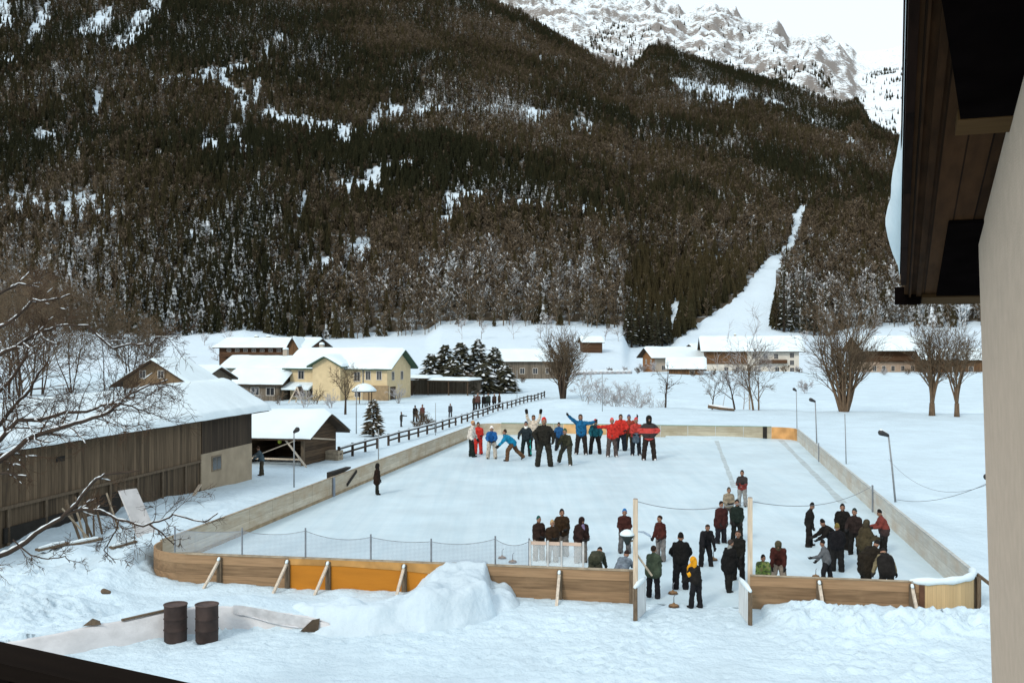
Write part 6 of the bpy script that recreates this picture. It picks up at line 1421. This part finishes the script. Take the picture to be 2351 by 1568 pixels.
P_('person with red hat, black trousers and blue-grey bag in front', 1460, 1046, hh(957, 1046), 182, 4, 0, (20, 15), (70, -20), (20, 15), (70, -20), (0, 5, 0), (0, 5, 0), coat=(.42, .05, .04), pants=(.014, .016, .02), hat=(.50, .04, .05), boots=(.6, .6, .6), group=SKG,
   extra=lambda J, m: addcap(J, 'bag', cloth((.07, .10, .13)), [(J['root'] + (-.04, .16, .02), J['root'] + (-.02, .16, -.24), .10, .13), (J['root'] + (.06, .16, .02), J['root'] + (.06, .16, -.24), .10, .12)]))
P_('person in black and red striped jacket and balaclava, hands on hips, right end', 1490, 1057, hh(952, 1057), 180, 0, 0, (-10, 48), (20, -42), (-10, 48), (20, -42), (2, 9, 0), (0, 9, 0), coatm=striped('red_black_stripes', (.02, .014, .014), (.46, .045, .035), .62 * hh(952, 1057) / 1.75 * .62, 2, .20), pants=(.022, .016, .013), hat=BLK, hatkind='hood', boots=(.75, .75, .75), fat=1.0, group=SKG)
# --- figures on the ice and around the gate
FG = 'players and onlookers in winter coats near the gate'
P_('lone figure in long dark brown coat by the left boards', 865, 1136, hh(1062, 1136), 90, 5, 0, (5, 4), None, (5, 4), None, (0, 2, 0), (4, 2, 0), coat=(.022, .013, .009), pants=(.014, .016, .012), hat=BLK, long=.55, hatkind='hood', group=FG)
def hd_(ph, h): return HY + CAMZ * (ph - HY) / (CAMZ - h)
P_('onlooker with green cap behind the shield, leftmost', 1237, hd_(1183, 1.75), 1.75, 150, 0, fat=1.2, coat=(.028, .016, .012), pants=(.18, .15, .12), hat=(.015, .07, .065), group=FG, la=(10, 4), ra=(10, 4), lf=(70, -20), rf=(70, -20))
P_('onlooker with tan hat behind the shield in front of the tall man', 1268, hd_(1192, 1.66), 1.66, 165, 0, fat=1.22, coat=(.030, .018, .010), pants=(.16, .14, .12), hat=(.34, .24, .12), group=FG, lf=(80, -30), rf=(80, -30))
P_('tallest onlooker in dark brown jacket behind the shield', 1290, hd_(1167, 1.9), 1.9, 170, 0, coat=(.034, .020, .010), pants=(.16, .14, .12), hat=BLK, fat=1.28, group=FG, lf=(80, -30), rf=(60, -10))
P_('hooded onlooker in dark jacket with lilac scarf behind the shield', 1333, hd_(1184, 1.8), 1.8, 150, 8, coat=(.026, .014, .012), pants=(.16, .14, .12), hatkind='hood', fat=1.38, group=FG, lf=(60, -20), rf=(60, -20), extra=lambda J, m: addcap(J, 'scarf', cloth((.20, .16, .28)), [(J['nk'] + (0, .08, -.02), J['ch'] + (0, .14, .05), .07, .08)]))
P_('person bending far over with back to the camera beside the shield', 1366, 1345, 1.75, 20, 74, 0, (30, 6), (35, 2), (30, 6), (35, 2), (8, 10, 4), (8, 10, 4), head=(10, 0), coat=(.045, .050, .032), pants=(.05, .052, .035), hat=BLK, group=FG, fat=1.1, face_vis=False)
P_('onlooker with bright blue cap and maroon jacket left of the gate post', 1434, hd_(1166, 1.82), 1.82, 185, 3, coat=(.050, .018, .014), pants=(.10, .10, .10), hat=(.02, .13, .34), group=FG, lf=(60, -20), rf=(60, -20), fat=1.08)
P_('crouching person in grey-blue jacket just left of the gate post', 1426, 1360, 1.72, 30, 48, 0, (45, 12), (70, -10), (45, 12), (70, -10), (38, 12, 66), (38, 12, 66), coat=(.16, .20, .24), pants=(.10, .12, .15), hat=(.03, .02, .018), group=FG, fat=1.12, face_vis=False)
P_('person in maroon jacket and grey trousers looking left', 1517, 1288, 1.82, 235, 3, coat=(.062, .018, .014), pants=(.16, .155, .15), hatkind='none', group=FG, lf=(40, -10), rf=(40, -10), head=(8, 10))
P_('person in green vest seen from behind inside the gate', 1500, 1373, 1.78, 25, 3, 0, (12, 6), (60, -20), (12, 6), (60, -20), (2, 5, 0), (-2, 5, 0), coat=(.055, .075, .050), pants=(.012, .012, .014), hatkind='none', group=FG, long=.25, face_vis=False)
P_('man all in black with bent arms seen from behind', 1563, 1354, 1.98, 8, 6, 0, (25, 26), (45, -25), (25, 26), (40, -25), (2, 5, 0), (4, 4, 0), coat=(.010, .010, .010), pants=(.010, .010, .011), hat=BLK, group=FG, fat=1.1, face_vis=False)
P_('black-clad player leaning forward with hand above an ice stock', 1619, 1299, 1.74, 172, 28, 0, (28, 10), (10, 6), (30, 10), (20, 0), (8, 8, 0), (6, 8, 0), coat=(.012, .012, .014), pants=(.011, .011, .012), hatkind='none', group=FG, fat=1.06)
P_('small person with bright yellow-orange hood inside the gate', 1598, 1396, 1.66, 318, 12, 0, (20, 6), (45, -8), (20, 6), (45, -8), (8, 4, 4), (-4, 4, 0), coat=(.016, .015, .014), pants=(.012, .012, .014), hat=(.62, .29, .015), hatkind='hood', group=FG, face_vis=False, extra=lambda J, m: addcap(J, 'yellow_cape', cloth((.60, .28, .015)), [(J['nk'] + (-.05, .02, -.02), J['ch'] + (-.16, .06, -.05), .13, .12), (J['nk'] + (-.10, .06, -.08), J['ch'] + (-.17, .08, -.12), .12, .09)]))
P_('person in dark red-brown coat behind the leaning player', 1655, 1247, 1.80, 160, 3, coat=(.048, .016, .014), pants=(.014, .014, .018), hat=BLK, fat=1.14, long=.35, group=FG)
P_('person in tan jacket between the brown coat and the red jacket', 1673, 1205, 1.78, 178, 4, coat=(.26, .22, .16), pants=(.06, .05, .045), hat=(.06, .05, .035), group=FG, lf=(80, -25), rf=(80, -25))
P_('person in red and black jacket and grey trousers, farthest of the gate crowd', 1704, 1163, hh(1078, 1163), 205, 2, 0, (20, 12), (100, -20), (20, 12), (90, -20), coatm=striped('red_below_black', (.17, .02, .014), (.016, .012, .012), .9, 2, -0.33), pants=(.22, .22, .21), hat=BLK, group=FG)
P_('person in dark green jacket half hidden behind others left of the right post', 1692, 1246, 1.86, 190, 2, coat=(.014, .022, .018), pants=(.012, .014, .012), hat=BLK, group=FG)
P_('dark-clad person standing right behind the person in the long black coat', 1695, 1333, 1.84, 200, 4, 0, (15, 6), (50, -10), (15, 6), (40, -5), (4, 4, 0), (-4, 4, 0), coat=(.014, .014, .012), pants=(.013, .012, .011), hatkind='none', group=FG)
P_('person in black coat with pale collar standing sideways inside the gate', 1672, 1358, 1.82, 60, 10, 0, (15, 4), (30, 0), (15, 4), (30, 0), (8, 3, 0), (-4, 3, 4), coat=(.011, .011, .011), pants=(.013, .013, .012), hatkind='none', hair=(.05, .04, .035), group=FG, long=.4, face_vis=False, extra=lambda J, m: addcap(J, 'collar', cloth((.20, .21, .20)), [(J['nk'] + (0, -.02, -.02), J['nk'] + (0, -.02, .04), .09, .08)]))
P_('child in green camouflage jacket behind the boards right of the post', 1750, 1374, 1.50, 175, 10, 0, (20, 14), (60, -20), (20, 14), (60, -20), coatm=camo('camo_green', (.03, .05, .015), (.10, .17, .03), (.16, .17, .06)), pants=BLK, hat=BLK, fat=1.18, group=FG)
P_('person in maroon jacket bending behind the boards, pale trousers', 1787, 1350, 1.80, 195, 26, 0, (20, 6), (15, 2), (20, 6), (15, 2), (5, 7, 0), (5, 7, 0), head=(15, 0), coat=(.058, .018, .014), pants=(.24, .20, .16), hat=(.07, .06, .035), hatkind='hood', group=FG, fat=1.14)
P_('man in black standing sideways alone left of the right-hand group', 1857, 1255, hh(1151, 1255), 100, 8, 0, (5, 4), (12, 2), (5, 4), (12, 2), (6, 4, 0), (-4, 4, 0), head=(12, 0), coat=(.014, .013, .012), pants=(.013, .011, .010), hat=BLK, group=FG, extra=lambda J, m: addcap(J, 'pale_yoke', cloth((.07, .06, .055)), [(J['ls'] + (.02, 0, -.07), J['rs'] + (-.02, 0, -.07), .09, .09)]))
P_('person in black leaning left with pale stripe across the back', 1912, 1292, 1.86, 262, 38, 0, (40, 12), (60, 0), (40, 12), (60, 0), (4, 6, 0), (4, 6, 0), coat=BLK, pants=BLK, hat=BLK, group=FG, fat=1.12, extra=lambda J, m: addcap(J, 'pale_stripe', cloth((.34, .27, .20)), [(J['ls'] + (0, 0, -.06), J['rs'] + (0, 0, -.06), .085, .085)]))
P_('broad man in black with black hat at the back of the right group', 1934, 1262, 1.92, 195, 6, coat=(.012, .010, .010), pants=BLK, hat=BLK, fat=1.2, group=FG)
P_('person with green-black cap and dark jacket beside the right boards', 1963, 1274, 1.90, 215, 6, 0, (10, 20), (30, 25), (20, 20), (60, -10), coat=(.026, .018, .016), pants=BLK, hat=(.02, .03, .03), group=FG)
P_('person in puffy black jacket with yellow-brown cap in the right group', 1922, 1312, 1.80, 10, 4, 0, (15, 18), (40, -15), (15, 18), (40, -15), (3, 4, 0), (-3, 4, 0), coat=(.010, .010, .012), pants=(.012, .012, .012), hat=(.16, .12, .035), fat=1.2, group=FG, face_vis=False)
P_('child in grey jacket with white stripe leaning at the left of the right group', 1898, 1342, 1.62, 290, 14, 0, (35, 10), (75, 0), (20, 10), (40, 0), (14, 6, 14), (-12, 6, 0), coat=(.12, .13, .14), pants=(.014, .014, .016), hat=BLK, hatkind='bobble', group=FG, extra=lambda J, m: addcap(J, 'white_stripe', cloth((.7, .7, .72)), [(J['ls'] + (0, 0, .0), J['ch'] + (0, .1, -.1), .05, .05)]))
P_('person in olive brown coat turned right in the right group', 1984, 1306, 1.88, 75, 10, 0, (30, 8), (85, 0), (30, 8), (85, 0), (3, 4, 0), (-3, 4, 0), coat=(.058, .047, .026), pants=(.03, .025, .015), hat=(.045, .038, .024), hatkind='hood', fat=1.25, group=FG, long=.3, face_vis=False)
P_('person in long black coat bending right over the boards', 1990, 1352, 1.86, 60, 42, 0, (45, 8), (50, 0), (45, 8), (50, 0), (6, 6, 0), (-14, 6, 0), head=(15, 0), coat=(.020, .016, .011), pants=(.012, .011, .010), hat=BLK, fat=1.25, group=FG, long=.75, face_vis=False)
P_('person in dark red jacket with black belt standing at the right boards', 2030, 1272, 1.84, 272, 14, 0, (25, 6), (80, 0), (25, 6), (80, 0), (2, 4, 0), (4, 4, 0), head=(8, 0), coatm=striped('red_jacket_dark_top', (.030, .014, .012), (.14, .022, .014), 1.02, 2, -0.02), pants=BLK, hat=BLK, group=FG, long=.2)
P_('person with tan sleeves seen from behind bowing at the right near boards', 2036, 1372, 1.78, 5, 36, 0, (10, 26), (0, 16), (10, 26), (-5, 16), (4, 6, 0), (4, 6, 0), head=(35, 0), coat=(.20, .17, .10), pants=BLK, hat=BLK, group=FG, face_vis=False, fat=1.1, extra=lambda J, m: addcap(J, 'dark_vest', cloth((.014, .013, .012)), [(J['root'] + J['sp']((-.06, 0, -.1)), J['ch'] + J['sp']((-.07, 0, .0)) - J['sp']((0, 0, 0)), .218, .218), (J['root'] + J['sp']((.06, 0, -.1)), J['ch'] + (.07, 0, 0), .218, .218), (J['ch'] + (-.07, 0, 0), J['nk'] + (-.05, 0, -.06), .21, .15), (J['ch'] + (.07, 0, 0), J['nk'] + (.05, 0, -.06), .21, .15)]))
# --- people by the hut and the fence
hp = np.array((*G(601, 1086, .25)[:2], .12)); hp[2] = gz(hp[0], hp[1])
P_('person in blue-grey jacket at the open hut holding a pole', 601, 1086, 1.9, 250, 18, 0, (40, 10), (60, 0), (55, 10), (70, 0), (6, 6, 0), (-4, 6, 0), coat=(.075, .11, .13), pants=(.055, .045, .03), hat=(.05, .03, .02), group='people by the hut', at=hp)
mb = MB(); a = np.array((-.9, 0, 0)); mb.bar(hp + (-1.15, -.3, .95), hp + (2.0, .5, 2.15), .05, .06); tag(mb.build('long_pole', M_raw), 'long pale wooden pole held by the person at the hut', 'pole')
FN = 'people walking behind the rail fence'
for px, pb, pt, fa, co, pa, ha, lb in ((921, 980, 945, 90, (.045, .045, .04), (.03, .03, .03), BLK, 'person with outstretched arm behind the fence, left of the bushes'), (953, 968, 930, 10, BLK, BLK, BLK, 'person in black behind the fence beside the bushes'),
        (970, 968, 928, 200, (.10, .04, .035), BLK, BLK, 'person in brown coat behind the fence by the bushes'), (1034, 957, 926, 180, (.05, .05, .055), (.05, .05, .055), BLK, 'person in grey standing alone behind the fence'),
        (1088, 944, 906, 100, (.05, .035, .025), BLK, BLK, 'person in brown, left end of the group at the fence'), (1097, 944, 900, 170, (.10, .05, .04), (.03, .03, .03), (.1, .08, .07), 'person in reddish coat in the group at the fence'), (1111, 942, 904, 0, BLK, BLK, BLK, 'person in black in the middle of the group at the fence'),
        (1121, 942, 902, 180, (.025, .035, .03), BLK, BLK, 'person in dark green in the group at the fence'), (1135, 939, 903, 190, (.045, .03, .025), BLK, (.3, .28, .26), 'person with pale hat in the group at the fence'), (1146, 937, 901, 80, (.06, .045, .035), BLK, BLK, 'person in brown, right end of the group at the fence')):
    p = placed(px, pb); hgt = min(2.3, htop(pt, p[1]) - p[2])
    P_(lb, px, pb, hgt, fa, 2, 0, (70, 30) if 'outstretched' in lb else (5, 8), None, (5, 8), None, coat=co, pants=pa, hat=ha, group=FN, at=p, face_vis=False)
# lamp with a cap of snow on the left gate post
fl = thing('floodlight', 'dark floodlight with bowl of snow fixed to the left gate post', 'lamp', p1 + (0, -.05, h1 - 1.18), -TH)
mb = MB(); mb.lathe([(.05, -.28), (.12, -.13), (.22, .0), (.23, .03)], 18, (-.27, 0, 0)); mb.build('lamp_shade', mat('dark_lamp_green', (.02, .03, .028), .5, .2, 5), fl, True)
mb = MB(); mb.lathe([(.225, .031), (.24, .06), (.20, .13), (.10, .20), (.02, .22)], 18, (-.27, 0, 0)); mb.build('snow_cap', M_rsnow, fl, True)
mb = MB(); mb.bar((-.3, 0, -.18), (.0, 0, -.12), .05, .05); mb.build('bracket', M_post, fl)
mb = MB(); mb.tube([(.08, 0, .16), (.25, 0, .15), (.42, 0, .06), (.48, 0, .0)], [.02, .035, .04, .02], 7); mb.build('arm_shadow', mat('blue_grey_shadow', (.25, .32, .40), .6, .2, 4), fl, True)  # bluish shadow of the lamp arm, modelled as a coloured tube
